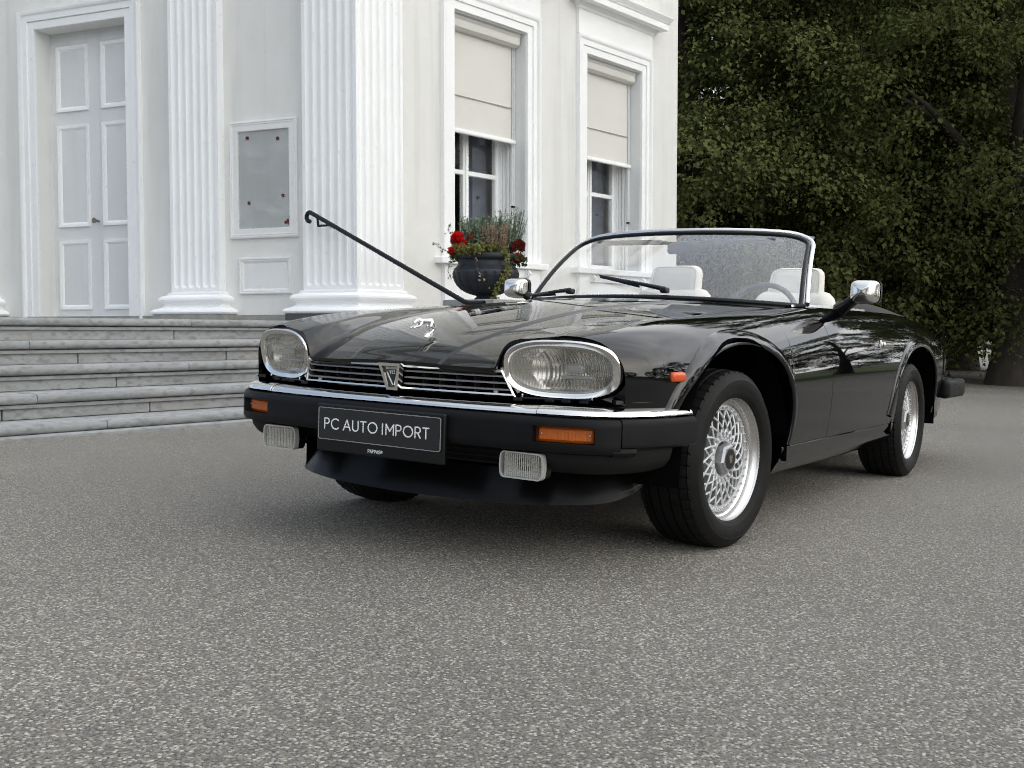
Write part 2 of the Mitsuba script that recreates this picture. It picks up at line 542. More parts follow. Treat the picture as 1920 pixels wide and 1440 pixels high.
for a, b in WINS:
    w = obj('window', on_wall(mould([(a, Z0), (a, Z1), (b, Z1), (b, Z0)], ARCH, side=1)), 'trim', villa, smooth=25, xf=wall_r)
    # reveals
    rv = cat(bx(a + 0.002, (Z0 + Z1) / 2, WO - 0.24, 0.012, Z1 - Z0, 0.46), bx(b - 0.002, (Z0 + Z1) / 2, WO - 0.24, 0.012, Z1 - Z0, 0.46),
             bx((a + b) / 2, Z1 - 0.002, WO - 0.24, b - a, 0.012, 0.46))
    obj('reveal', rv, 'trim_cool', w, xf=wall_r)
    lin = cat(*[bx(b - 0.014 - dw / 2, (Z0 + Z1) / 2, o, dw, Z1 - Z0 - 0.02, th) for dw, o, th in ((0.022, -0.30, 0.03), (0.030, -0.345, 0.03), (0.020, -0.40, 0.04), (0.038, -0.455, 0.05))],
              *[bx(a + 0.014 + dw / 2, (Z0 + Z1) / 2, o, dw, Z1 - Z0 - 0.02, th) for dw, o, th in ((0.022, -0.30, 0.03), (0.030, -0.345, 0.03), (0.020, -0.40, 0.04), (0.038, -0.455, 0.05))])
    obj('lining', lin, 'trim', w, xf=wall_r)
    # frieze and cornice over it
    fz = [(a - 0.198, 4.283), (a - 0.198, 4.585), (b + 0.198, 4.585), (b + 0.198, 4.283)]
    obj('frieze', on_wall(bx((a + b) / 2, 4.434, 0.005, b - a + 0.396, 0.303, 0.07)), 'trim', w, xf=wall_r)
    CR = [(-0.25, 4.560), (0.0, 4.560), (0.016, 4.566), (0.022, 4.590), (0.060, 4.622), (0.064, 4.630), (0.150, 4.634), (0.150, 4.705), (0.160, 4.712), (0.168, 4.735), (0.192, 4.765), (0.200, 4.780), (0.200, 4.790), (-0.25, 4.800)]
    p = [(b + 0.20, WO - 0.05), (b + 0.20, WO + 0.04), (a - 0.20, WO + 0.04), (a - 0.20, WO - 0.05)]
    obj('cornice', mould(p, CR, side=-1), 'trim', w, smooth=25, xf=plan_r)
    SL = [(-0.25, 1.455), (0.055, 1.455), (0.060, 1.461), (0.060, 1.515), (0.052, 1.523), (-0.25, 1.535)]
    p = [(b + 0.22, WO - 0.05), (b + 0.22, WO + 0.045), (a - 0.22, WO + 0.045), (a - 0.22, WO - 0.05)]
    obj('sill', mould(p, SL, side=-1), 'trim', w, smooth=25, xf=plan_r)
    ap = sbox(a - 0.18, 0.60, b + 0.18, 1.452).difference(sbox(a + 0.02, 0.75, b - 0.02, 1.36))
    obj('apron', on_wall(cat((lambda q: (q[0], q[1]))(extrude(ap, 0.045)), bx((a + b) / 2, 1.05, 0.004, b - a, 0.7, 0.012))), 'trim', w, xf=wall_r)
    # scroll brackets under the sill
    for sx in (a + 0.06, b - 0.06):
        th = np.linspace(0, 3.6 * np.pi, 30)
        sp = np.stack([np.full(30, sx), 1.395 + 0.045 * np.exp(-th * 0.12) * np.sin(th), WO + 0.065 + 0.045 * np.exp(-th * 0.12) * np.cos(th)], 1)
        obj('scroll', tube(sp, 0.014, 8), 'trim', w, smooth=True, xf=wall_r)
    # roller blind
    pr = [(-0.055, -0.02), (-0.055, 0.13), (0.075, 0.13), (0.085, 0.10), (0.072, 0.075), (0.078, 0.05), (0.070, 0.0), (0.04, -0.02)]
    rb = trimesh.creation.extrude_polygon(Polygon(pr), b - a - 0.05, engine='earcut')
    v, f = va(rb)
    v = np.stack([a + 0.02 + v[:, 2], 3.948 + v[:, 1], -0.245 + v[:, 0]], 1)
    bl = numbered(w + '__blind_box')
    scene[bl] = mikit.ply(trimesh.Trimesh(wall_r(v), f, process=False), 'm_box_metal', smooth=40)
    n = 40
    zz = np.linspace(2.905, 3.97, n)
    ss = np.linspace(a + 0.015, b - 0.075, 24)
    S, Zg = np.meshgrid(ss, zz, indexing='ij')
    O = -0.262 + 0.006 * np.sin(math.pi * (Zg - 2.9) / 1.05) * np.sin(math.pi * (S - a) / (b - a)) + 0.003 * (meshkit.noise(np.stack([S * 4, Zg * 4, S * 0], -1)) - 0.5)
    obj('blind', grid(np.stack([S, Zg, O], -1)), 'blind', w, smooth=True, xf=wall_r)
    obj('blind_seam', bx((a + b) / 2 - 0.03, 3.255, -0.250, b - a - 0.10, 0.009, 0.008), 'seam', w, xf=wall_r)
    obj('blind_bar', bx((a + b) / 2 - 0.008, 2.886, -0.255, b - a - 0.02, 0.046, 0.042, 0.012), 'trim', w, smooth=40, xf=wall_r)
    for sx in (b - 0.055, b - 0.030):
        obj('guide_rail', bx(sx, 3.07, -0.262, 0.010, 1.80, 0.016), 'trim', w, xf=wall_r)
    obj('rail_end', bx(b - 0.045, 2.165, -0.262, 0.035, 0.02, 0.03), 'black_satin', w, xf=wall_r)
    # casements and panes
    G = -0.50
    mid = (a + b) / 2
    za = 2.505
    fr = sbox(a + 0.01, Z0, b - 0.01, Z1)
    holes = []
    for x0, x1 in ((a + 0.10, mid - 0.043), (mid + 0.043, b - 0.10)):
        for y0, y1 in ((Z0 + 0.08, za - 0.023), (za + 0.023, 3.28), (3.325, 4.0)):
            holes.append((x0, y0, x1, y1))
            fr = fr.difference(sbox(x0, y0, x1, y1))
    v, f = va(extrude(fr, 0.055))
    obj('casement', (v + [0, 0, G - 0.03], f), 'trim', w, xf=wall_r)
    obj('casement_bead', bx(mid, (Z0 + Z1) / 2, G + 0.032, 0.036, Z1 - Z0 - 0.04, 0.024, 0.008), 'trim', w, smooth=40, xf=wall_r)
    for x0, y0, x1, y1 in holes:
        obj('pane', (np.array([[x0, y0, G], [x1, y0, G], [x1, y1, G], [x0, y1, G]]), np.array([[0, 1, 2], [0, 2, 3]])), 'pane', w, xf=wall_r)
    rm = cat(bx(mid, 2.8, -2.2, 2.4, 4.0, 0.05), bx(a - 0.5, 2.8, -1.4, 0.05, 4.0, 1.6), bx(b + 0.5, 2.8, -1.4, 0.05, 4.0, 1.6), bx(mid, 4.5, -1.4, 2.4, 0.05, 1.6), bx(mid, 1.2, -1.4, 2.4, 0.05, 1.6))
    obj('room', rm, 'dark_room', w, xf=wall_r)
    sh = cat(bx(b - 0.22, 2.75, -0.66, 0.30, 2.6, 0.03), bx(b - 0.22, 2.0, -0.642, 0.22, 0.9, 0.012), bx(b - 0.22, 3.2, -0.642, 0.22, 1.2, 0.012))
    obj('shutter', sh, 'curtain', w, xf=wall_r)
    obj('shutter_knob', tube([[b - 0.24, 2.28, -0.66], [b - 0.24, 2.28, -0.60]], 0.012, 8), 'black_iron', w, xf=wall_r)

# plinth strip of the entrance wall, wall panel, door
obj('plinth', bx(3.9, 0.765, WO + 0.01, 7.2, 0.31, 0.06), 'grey_stone', villa, xf=wall_l)
obj('wall_panel', on_wall(cat(mould([(0.79, 1.127), (0.79, 1.482), (1.397, 1.482), (1.397, 1.127)], [(0.0, -0.01), (0, 0.026), (-0.014, 0.030), (-0.020, 0.018), (-0.030, 0.022), (-0.040, 0.016), (-0.052, 0.006), (-0.055, -0.01)], closed=True, side=1),
    bx(1.0935, 1.3045, 0.0, 0.52, 0.27, 0.012))), 'board_frame', villa, smooth=20, xf=wall_l)
obj('door_frame', on_wall(mould([(2.80, 0.86), (2.80, 4.0), (4.05, 4.0), (4.05, 0.86)], ARCH, side=1)), 'trim', villa, smooth=25, xf=wall_l)
dr_ = sbox(2.80, 0.86, 4.05, 4.0)
dv = cat(bx(3.425, 2.43, -0.34, 1.25, 3.14, 0.05))
dk = obj('door', dv, 'trim_cool', villa, xf=wall_l)
for sx in (3.11, 3.74):
    for z0, z1 in ((1.0, 1.75), (1.9, 3.0), (3.15, 3.85)):
        obj('panel', mould([(sx - 0.22, z0), (sx - 0.22, z1), (sx + 0.22, z1), (sx + 0.22, z0)], [(0, -0.32), (0, -0.295), (-0.03, -0.30), (-0.05, -0.315), (-0.05, -0.33)], closed=True, side=1), 'trim', dk, smooth=25, xf=wall_l)

obj('knob', tube([[3.40, 1.95, -0.31], [3.40, 1.95, -0.27], [3.40, 1.95, -0.235]], [0.012, 0.014, 0.032], 12), 'gold', dk, smooth=40, xf=wall_l)
# notice board on the entrance wall
nb = thing('notice_board', 'glazed white-framed notice board with a few red pins on the villa wall', 'notice board')
FRM = [(0.0, -0.01), (0.0, 0.030), (-0.016, 0.036), (-0.022, 0.026), (-0.034, 0.034), (-0.042, 0.028), (-0.094, 0.028), (-0.098, 0.0), (-0.098, -0.01)]
obj('frame', on_wall(mould([(0.702, 1.674), (0.702, 2.815), (1.495, 2.815), (1.495, 1.674)], FRM, closed=True, side=1)), 'board_frame', nb, smooth=20, xf=wall_l)
obj('back_panel', bx(1.0985, 2.245, WO + 0.002, 0.62, 0.96, 0.006), 'board_back', nb, xf=wall_l)
obj('pane', (np.array([[0.79, 1.77, WO + 0.02], [1.40, 1.77, WO + 0.02], [1.40, 2.72, WO + 0.02], [0.79, 2.72, WO + 0.02]]), np.array([[0, 1, 2], [0, 2, 3]])), 'pane', nb, xf=wall_l)
for s_, z_ in ((1.290, 2.655), (0.935, 2.628), (1.277, 2.02), (0.880, 2.075)):
    obj('pin', tube([[s_, z_, WO], [s_, z_, WO + 0.014]], 0.017, 12), 'petal_dry', nb, xf=wall_l)
for s_, z_, r_ in ((0.85, 1.815, 0.016), (0.815, 1.81, 0.018), (0.828, 1.835, 0.014), (0.798, 1.87, 0.016), (0.80, 1.80, 0.013), (0.797, 1.96, 0.008), (0.800, 2.06, 0.008)):
    obj('pin', tube([[s_, z_, WO], [s_, z_, WO + 0.012]], r_, 7), 'petal_dry', nb, xf=wall_l)

# ------------------------------------------------------------------ entrance steps
st = thing('entrance_steps', 'weathered grey stone steps with rounded nosings beside the car bonnet', 'steps')
TOPS = (0.160, 0.333, 0.507, 0.685, 0.862)
S_END = 0.30
for i, zt in enumerate(TOPS):
    n0 = 0.836 - 0.36 * i
    zb = TOPS[i - 1] if i else -0.05
    s_ = S_END
    k = 0
    while s_ > -7.0:
        ln = (1.75, 2.1, 1.9)[(k + i) % 3] if k else 1.2 + 0.5 * ((i * 7) % 3)
        s1 = max(-7.2, s_ - ln)
        pr = [(n0 - 0.44, zt - 0.062), (n0 + 0.010, zt - 0.062), (n0 + 0.024, zt - 0.054), (n0 + 0.031, zt - 0.038), (n0 + 0.031, zt - 0.022), (n0 + 0.024, zt - 0.007), (n0 + 0.010, zt), (n0 - 0.44, zt)]
        if i == 4:
            pr[0], pr[-1] = (n0 - 2.0, zt - 0.062), (n0 - 2.0, zt)
        v, f = va(trimesh.creation.extrude_polygon(Polygon(pr), s_ - s1 - 0.006, engine='earcut'))
        v = np.stack([s1 + 0.003 + v[:, 2], v[:, 0], v[:, 1] + 0.002 * math.sin(k * 5 + i)], 1)
        obj('tread', v if False else (v, f), 'step_stone', st, smooth=40, xf=plan_r)
        s_ = s1
        k += 1
    s_ = S_END - 0.02
    k = 0
    while s_ > -7.0:
        ln = (1.15, 0.95, 1.3)[(k + 2 * i) % 3] + 0.13 * i
        s1 = max(-7.2, s_ - ln)
        obj('riser_block', bx((s_ + s1) / 2, n0 - 0.128, (zb + zt - 0.062) / 2, s_ - s1 - 0.010, 0.2 + 0.006 * math.sin(3 * k + i), zt - 0.062 - zb - 0.004, 0.006), 'step_stone', st, smooth=40, xf=plan_r)
        s_ = s1
        k += 1
    obj('fillet', bx(-3.45, n0 - 0.10, zt - 0.083, 7.5, 0.196, 0.026, 0.005), 'step_stone', st, smooth=40, xf=plan_r)
    obj('core', bx(-3.4, n0 - 0.5 - 0.16, (zb + zt - 0.07) / 2 - 0.02, 7.3, 0.9, zt - 0.07 - zb), 'dark_stone', st, xf=plan_r)
obj('kerb_stone', bx(-3.4, 0.836 + 0.03, 0.02, 7.4, 0.20, 0.15, 0.01), 'step_stone', st, smooth=40, xf=plan_r)

# ------------------------------------------------------------------ handrail
YAW = 0.5832
RW, HW = np.array([math.cos(YAW), math.sin(YAW)]), np.array([-math.sin(YAW), math.cos(YAW)])
hr = thing('handrail', 'black iron handrail with a curled end sloping down past the corner pilaster', 'handrail')
RT = np.array([*(CAM[:2] + RW * -1.884 + HW * 10.05), 1.868])
RB = np.array([*(CAM[:2] + RW * -0.392 + HW * 8.79), 1.000])
ax = (RB - RT) / np.linalg.norm(RB - RT)
down = np.array([0, 0, -1.0])
side_ = np.cross(ax, np.cross(down, ax))
side_ /= np.linalg.norm(side_)
curl = [RT + ax * 0.02]
pts = []
for t in np.linspace(math.radians(300), math.radians(90), 14):
    pts.append(RT + side_ * (0.042 - 0.042 * math.sin(t)) * 1.0 + ax * (0.042 * math.cos(t)))
pts += [RT + ax * x for x in np.linspace(0.05, np.linalg.norm(RB - RT), 12)]
hz = np.array([0.993, -0.118, 0.0])
pts += [RB + hz * 0.05 + [0, 0, -0.012], RB + hz * 0.12 + [0, 0, -0.014], RB + hz * 0.22 + [0, 0, -0.014]]
obj('rail', tube(pts, 0.0205, 12), 'black_iron', hr, smooth=True)
q0, q1 = RT + ax * 0.10, RT + ax * 0.30
low = RT + ax * 0.115 + np.array([0, 0, -0.085])
obj('bracket', tube([q0, low + [0, 0, 0.02], low, low + (q1 - low) * 0.1, q1 + [0, 0, -0.012]], 0.011, 8), 'black_iron', hr, smooth=True)
obj('mount', tube([q1 + [0, 0, -0.03], q1 + np.array([*(-LN * 0.24), -0.03])], 0.012, 8), 'trim', hr, smooth=True)
obj('post', tube([RB + hz * 0.05 + [0, 0, 0.0], RB + hz * 0.05 + [0, 0, -1.0]], 0.019, 10), 'black_iron', hr, smooth=True)

# ------------------------------------------------------------------ urn with plants
UC = np.array([*(CAM[:2] + RW * -0.2377 + HW * 9.7), 0.0])
un = thing('garden_urn', 'dark grey lobed garden urn in front of the first window', 'urn')
prof = [(0.0, 1.04), (0.105, 1.04), (0.105, 1.055), (0.085, 1.068), (0.088, 1.078), (0.130, 1.090), (0.180, 1.108), (0.222, 1.135), (0.258, 1.170), (0.284, 1.212), (0.297, 1.252), (0.301, 1.285), (0.294, 1.305),
        (0.288, 1.312), (0.292, 1.318), (0.280, 1.330), (0.262, 1.345), (0.252, 1.362), (0.250, 1.385), (0.256, 1.398), (0.272, 1.405), (0.280, 1.418), (0.282, 1.438), (0.276, 1.450), (0.262, 1.455), (0.235, 1.452), (0.232, 1.420), (0.0, 1.415)]
n = 240
rows = []
pp = np.array(prof)
tt = np.linspace(0, len(pp) - 1, 150)
rr, hh = np.interp(tt, np.arange(len(pp)), pp[:, 0]), np.interp(tt, np.arange(len(pp)), pp[:, 1])
an = np.arange(n) * 2 * np.pi / n
for r_, h_ in zip(rr, hh):
    amt = np.clip((h_ - 1.09) / 0.05, 0, 1) * np.clip((1.300 - h_) / 0.03, 0, 1)
    lobe = 0.016 * amt * (np.abs(np.cos(an * 11)) ** 0.6 - 0.75)
    rows.append(np.stack([(r_ + lobe) * np.cos(an), (r_ + lobe) * np.sin(an), np.full(n, h_)], 1))
obj('bowl', grid(np.array(rows), wrap=True), 'urn', un, smooth=50, xf=lambda v: v + UC)
obj('soil', lathe([(0, 1.425), (0.234, 1.425)], 40), 'soil', un, xf=lambda v: v + UC)
pd = thing('urn_pedestal', 'low pale stone pedestal carrying the dark garden urn', 'pedestal')
obj('shaft', bx(0, 0, 0.5, 0.46, 0.46, 0.96, 0.01), 'step_stone', pd, smooth=40, xf=lambda v: v + UC)
obj('cap', bx(0, 0, 1.01, 0.56, 0.56, 0.06, 0.012), 'step_stone', pd, smooth=40, xf=lambda v: v + UC)


def leaf_mesh(centres, dirs, ups, length, width, droop=0.25, n=1):
    """Small pointed folded leaves: 4 triangles each."""
    c, d, u = (np.asarray(q, float) for q in (centres, dirs, ups))
    d = d / np.linalg.norm(d, axis=1, keepdims=True)
    s = np.cross(d, u)
    s /= np.maximum(np.linalg.norm(s, axis=1, keepdims=True), 1e-6)
    w = np.cross(s, d)
    L, Wd = np.broadcast_to(length, len(c))[:, None], np.broadcast_to(width, len(c))[:, None]
    p0 = c
    p1 = c + d * L * 0.5 + s * Wd * 0.5 + w * Wd * 0.18
    p2 = c + d * L - w * L * droop
    p3 = c + d * L * 0.5 - s * Wd * 0.5 + w * Wd * 0.18
    p4 = c + d * L * 0.5
    v = np.stack([p0, p1, p2, p3, p4], 1).reshape(-1, 3)
    k = np.arange(len(c))[:, None] * 5
    f = np.concatenate([k + [0, 1, 4], k + [4, 1, 2], k + [0, 4, 3], k + [4, 2, 3]], 0)
    return v, f


def rdir(g, k, up=0.0):
    d = g.normal(size=(k, 3))
    d[:, 2] = d[:, 2] + up
    return d / np.linalg.norm(d, axis=1, keepdims=True)


def side_w(x):      # x metres across the picture side of the urn, as a world direction
    return np.array([*(RW * x), 0.0])


def bush(name, label, c, spread, height, nstem, leaf, ll, lw, per, bs, gseed, stem_r=0.002, lean=(0, 0, 0), cat_='plant'):
    g = np.random.default_rng(gseed)
    t = thing(name, label, cat_)
    stems, cs, ds, us = [], [], [], []
    for k in range(nstem):
        a, rad = g.uniform(0, 2 * np.pi), math.sqrt(g.uniform(0, 1))
        tip = np.array([math.cos(a) * rad * spread, math.sin(a) * rad * spread, height * g.uniform(0.55, 1.0)]) + np.array(lean) * g.uniform(0.3, 1)
        b = np.array([math.cos(a) * rad * spread * 0.35, math.sin(a) * rad * spread * 0.35, 0])
        s_ = np.linspace(0, 1, 6)[:, None]
        p = b + (tip - b) * s_ + np.array([math.cos(a), math.sin(a), 0]) * spread * 0.12 * np.sin(s_ * np.pi)
        stems.append(tube(c + p, stem_r, 5, caps=False))
        for q in range(per):
            u = g.uniform(0.15, 1.0)
            x = np.array([np.interp(u, s_[:, 0], p[:, j]) for j in range(3)])
            cs.append(c + x)
            ds.append(rdir(g, 1, 0.7)[0])
            us.append(rdir(g, 1, 1.0)[0])
    obj('stem', cat(*stems), 'leaf_dark' if bs != 'leaf_brown' else bs, t, kind='stuff')
    m = leaf_mesh(cs, ds, us, ll * g.uniform(0.6, 1.2, len(cs)), lw * g.uniform(0.6, 1.2, len(cs)))
    obj('leaf', m, leaf, t, kind='stuff')
    return t


TOPC = UC + np.array([0, 0, 1.43])
bush('silver_shrub', 'silvery grey-green shrub at the back of the dark urn', TOPC + side_w(-0.02) + [0, 0, 0], 0.215, 0.36, 100, 'leaf_grey', 0.055, 0.015, 24, 'leaf_grey', 1)
bush('heather', 'dry brown heather in the middle of the dark urn', TOPC + side_w(0.085) + np.array([*(-HW * 0.06), 0]), 0.165, 0.31, 160, 'leaf_brown', 0.026, 0.008, 30, 'leaf_brown', 2)
bush('wispy_plant', 'wispy grey-green twigs rising at the right of the dark urn', TOPC + side_w(0.19), 0.14, 0.43, 60, 'leaf_grey', 0.036, 0.010, 20, 'leaf_grey', 3, lean=side_w(0.08))
bush('leafy_plant', 'low dark green foliage along the front rim of the dark urn', TOPC + side_w(-0.05) + np.array([*(-HW * 0.12), -0.02]), 0.25, 0.12, 120, 'leaf_ivy', 0.042, 0.030, 16, 'leaf_ivy', 4)


def geranium(label, c, heads, seed):
    g = np.random.default_rng(seed)
    t = thing('geranium', label, 'flower')
    for q, (off, r_, m_) in enumerate(heads):
        k = 90
        d = rdir(g, k)
        h = c + off
        cs = h + d * r_ * 0.5
        obj('blossom', leaf_mesh(cs, d + rdir(g, k) * 0.7, rdir(g, k), r_ * 0.95, r_ * 0.85), m_, t)
        obj('stem', tube([c + [0, 0, -0.12], c + off * 0.6 + [0, 0, -0.05], h], 0.003, 6, caps=False), 'leaf_dark', t)
    k = 70
    ds = rdir(g, k, 0.2)
    obj('leaf', leaf_mesh(c + rdir(g, k) * [0.07, 0.07, 0.05] + [0, 0, -0.06], ds, rdir(g, k, 1), 0.04, 0.036), 'leaf_dark', t, kind='stuff')


cL = TOPC + side_w(-0.255) + np.array([*(-HW * 0.06), 0.07])
geranium('cluster of red geranium blossoms on the left side of the urn', cL, [(side_w(0.0) + [0, 0, 0.10], 0.046, 'petal_red'), (side_w(0.035) + [0, 0, 0.045], 0.046, 'petal_red'), (side_w(-0.005) + [0, 0, 0.0], 0.042, 'petal_red'), (side_w(-0.045) + [0, 0, -0.02], 0.036, 'petal_red'), (side_w(-0.02) + [0, 0, 0.07], 0.034, 'petal_dry'), (side_w(0.10) + [0, 0, 0.03], 0.036, 'petal_dry'), (side_w(0.125) + [0, 0, 0.11], 0.026, 'petal_red')], 11)
cR = TOPC + side_w(0.285) + np.array([*(-HW * 0.05), 0.04])
geranium('single bright red geranium with wilted heads on the right rim of the urn', cR, [(side_w(0.005) + [0, 0, -0.055], 0.040, 'petal_red'), (side_w(-0.03) + [0, 0, 0.045], 0.036, 'petal_dry'), (side_w(0.02) + [0, 0, 0.085], 0.030, 'petal_dry'), (side_w(0.04) + [0, 0, 0.03], 0.026, 'petal_dry'), (side_w(0.045) + [0, 0, 0.07], 0.024, 'petal_dry')], 12)


def trailer(label, line, seed, leaf, ll, per, fl=0.55):
    g = np.random.default_rng(seed)
    t = thing('trailing_plant', label, 'plant')
    line = np.array(line)
    s = np.linspace(0, 1, len(line))
    fine = np.linspace(0, 1, 40)
    p = np.stack([np.interp(fine, s, line[:, j]) for j in range(3)], 1)
    p = gaussian_filter1d(p, 1.5, axis=0, mode='nearest')
    obj('stem', tube(p, 0.0022, 5, caps=False), 'leaf_dark', t)
    u = g.uniform(0, 1, per)
    c = np.stack([np.interp(u, fine, p[:, j]) for j in range(3)], 1) + g.normal(size=(per, 3)) * 0.012
    obj('leaf', leaf_mesh(c, rdir(g, per, -0.2), rdir(g, per, 0.5), ll * g.uniform(0.6, 1.2, per), ll * 0.85 * g.uniform(0.7, 1.1, per)), leaf, t, kind='stuff')


fH = lambda x: np.array([*(-HW * x), 0])
trailer('yellow-green creeping stem trailing thickly down the right front of the urn', [TOPC + side_w(0.16) + fH(0.20) + [0, 0, 0.06], TOPC + side_w(0.20) + fH(0.245) + [0, 0, -0.02], TOPC + side_w(0.20) + fH(0.26) + [0, 0, -0.12],
        TOPC + side_w(0.16) + fH(0.265) + [0, 0, -0.20], TOPC + side_w(0.10) + fH(0.25) + [0, 0, -0.29], TOPC + side_w(0.085) + fH(0.17) + [0, 0, -0.37]], 21, 'leaf_ivy', 0.032, 190)
trailer('thin brown stem with few leaves hanging over the front of the urn', [TOPC + side_w(-0.11) + fH(0.24) + [0, 0, 0.03], TOPC + side_w(-0.08) + fH(0.275) + [0, 0, -0.08], TOPC + side_w(-0.04) + fH(0.295) + [0, 0, -0.18],
        TOPC + side_w(0.0) + fH(0.28) + [0, 0, -0.24], TOPC + side_w(0.05) + fH(0.24) + [0, 0, -0.30]], 22, 'leaf_brown', 0.030, 26)
for q, (lb, pts_) in enumerate((('loose twig arching up and out at the upper left of the urn', [(-0.20, .05, 0.02), (-0.28, .06, 0.16), (-0.34, .06, 0.24), (-0.31, .06, 0.30)]),
                                ('loose twig reaching far left beyond the urn rim', [(-0.22, .08, 0.0), (-0.33, .08, 0.04), (-0.40, .08, 0.07), (-0.46, .08, 0.12)]),
                                ('loose twig hanging down at the lower left of the urn', [(-0.22, .10, 0.0), (-0.31, .1, -0.03), (-0.34, .1, -0.13), (-0.30, .1, -0.21)]),
                                ('loose twig standing up against the window mullion', [(-0.15, .02, 0.02), (-0.18, .02, 0.18), (-0.17, .02, 0.27), (-0.20, .02, 0.34)]),
                                ('loose twig pointing right beyond the red geranium', [(0.24, .1, 0.0), (0.33, .1, -0.02), (0.36, .1, -0.06), (0.34, .1, -0.09)]))):
    trailer(lb, [TOPC + side_w(a_) + fH(b_) + [0, 0, c_] for a_, b_, c_ in pts_], 30 + q, 'leaf_dark', 0.024, 26)

# ------------------------------------------------------------------ car body: faired sections
car = thing('convertible_car', 'glossy black open convertible with cream seats and lattice alloy wheels parked before the villa', 'car')


LEAN = 0.010       # the body leans a little on its springs towards its left side


def cxf(v, lean=True):
    v = np.array(v, float)
    if lean:
        v = v - [0, 0, 0.45]
        v = np.stack([math.cos(LEAN) * v[:, 0] + math.sin(LEAN) * v[:, 2], v[:, 1], math.cos(LEAN) * v[:, 2] - math.sin(LEAN) * v[:, 0] + 0.45], 1)
    return v @ MCAR.T


def cpart(name, mesh, bsdf, parent=None, smooth=35, **k):
    return obj(name, mesh, bsdf, parent or car, smooth=smooth, xf=cxf, **k)


def PC(xs, ys):
    f = PchipInterpolator(xs, ys, extrapolate=True)
    return f


NH, NB, NT, NS = 260, 44, 160, 70
Y = np.arange(-1.10, 4.10, 0.01)
zc = PC([-1.1, -0.88, -0.80, -0.70, -0.5, -0.3, 0.0, 0.4, 0.8, 1.1, 4.2], [0.53, 0.640, 0.682, 0.716, 0.767, 0.804, 0.848, 0.886, 0.909, 0.916, 0.93])
zcr = PC([-1.1, -0.80, -0.75, -0.63, -0.5, -0.36, -0.2, 0.2, 0.6, 0.95, 1.2, 1.8, 2.4, 3.0, 3.5, 3.84, 4.2], [0.66, 0.740, 0.753, 0.772, 0.789, 0.803, 0.815, 0.843, 0.869, 0.889, 0.900, 0.905, 0.908, 0.885, 0.845, 0.795, 0.72])
xcr = PC([-1.1, -0.80, -0.5, 0.0, 0.6, 1.2, 2.4, 3.2, 3.84, 4.2], [0.55, 0.585, 0.645, 0.685, 0.705, 0.735, 0.735, 0.685, 0.60, 0.55])
xm = PC([-1.1, -0.80, -0.715, -0.65, -0.55, -0.4, -0.2, 0.0, 0.6, 1.5, 2.6, 3.2, 3.6, 3.84, 4.2], [0.66, 0.752, 0.790, 0.816, 0.842, 0.866, 0.882, 0.888, 0.891, 0.891, 0.891, 0.865, 0.82, 0.77, 0.68])
zm = PC([-1.1, -0.7, -0.3, 0.5, 2.6, 3.8, 4.2], [0.63, 0.62, 0.575, 0.56, 0.58, 0.62, 0.62])
xsh = PC([-1.1, -0.80, -0.5, 0.0, 0.5, 0.9, 4.2], [0.56, 0.575, 0.600, 0.630, 0.645, 0.655, 0.60])
xv = PC([-1.1, -0.85, -0.78, -0.70, -0.5, -0.36, -0.19, 0.0, 0.3, 0.9, 4.2], [0.398, 0.397, 0.396, 0.404, 0.466, 0.506, 0.546, 0.578, 0.600, 0.60, 0.55])
xw = PC([-1.1, -0.84, -0.7, -0.5, -0.2, 0.0, 0.3, 4.2], [0.070, 0.066, 0.036, 0.042, 0.058, 0.064, 0.062, 0.06])
xb = PC([-1.1, -0.85, -0.76, -0.64, -0.45, -0.2, 0.0, 0.2, 0.46, 0.8, 1.1, 4.2], [0.18, 0.19, 0.20, 0.22, 0.232, 0.240, 0.252, 0.27, 0.30, 0.35, 0.38, 0.5])


def top_z(x, y):
    a = np.abs(x)
    bow = 0.042 * np.clip(1 - (y - 0.2) / 0.6, 0.55, 1)
    v, w, ze, xe = xv(y), xw(y), zcr(y), xcr(y)
    zv = zc(y) - bow * (v / 0.6) ** 2
    zr = ze - 0.003
    t = np.clip((a - v) / w, 0, 1)
    k_ = float(np.clip((-0.72 - y) / 0.08, 0, 1))
    up = zv + (zr - zv) * np.where(True, (1 - k_) * (t * t * (3 - 2 * t) * 0.6 + t * 0.4) + k_ * np.sqrt(np.maximum(1 - (1 - t) ** 2, 0)), 0) + (ze - zr) * np.clip((a - v - w) / np.maximum(xe - v - w, 0.01), 0, 1)
    return np.where(a < v, zc(y) - bow * (a / 0.6) ** 2, up)


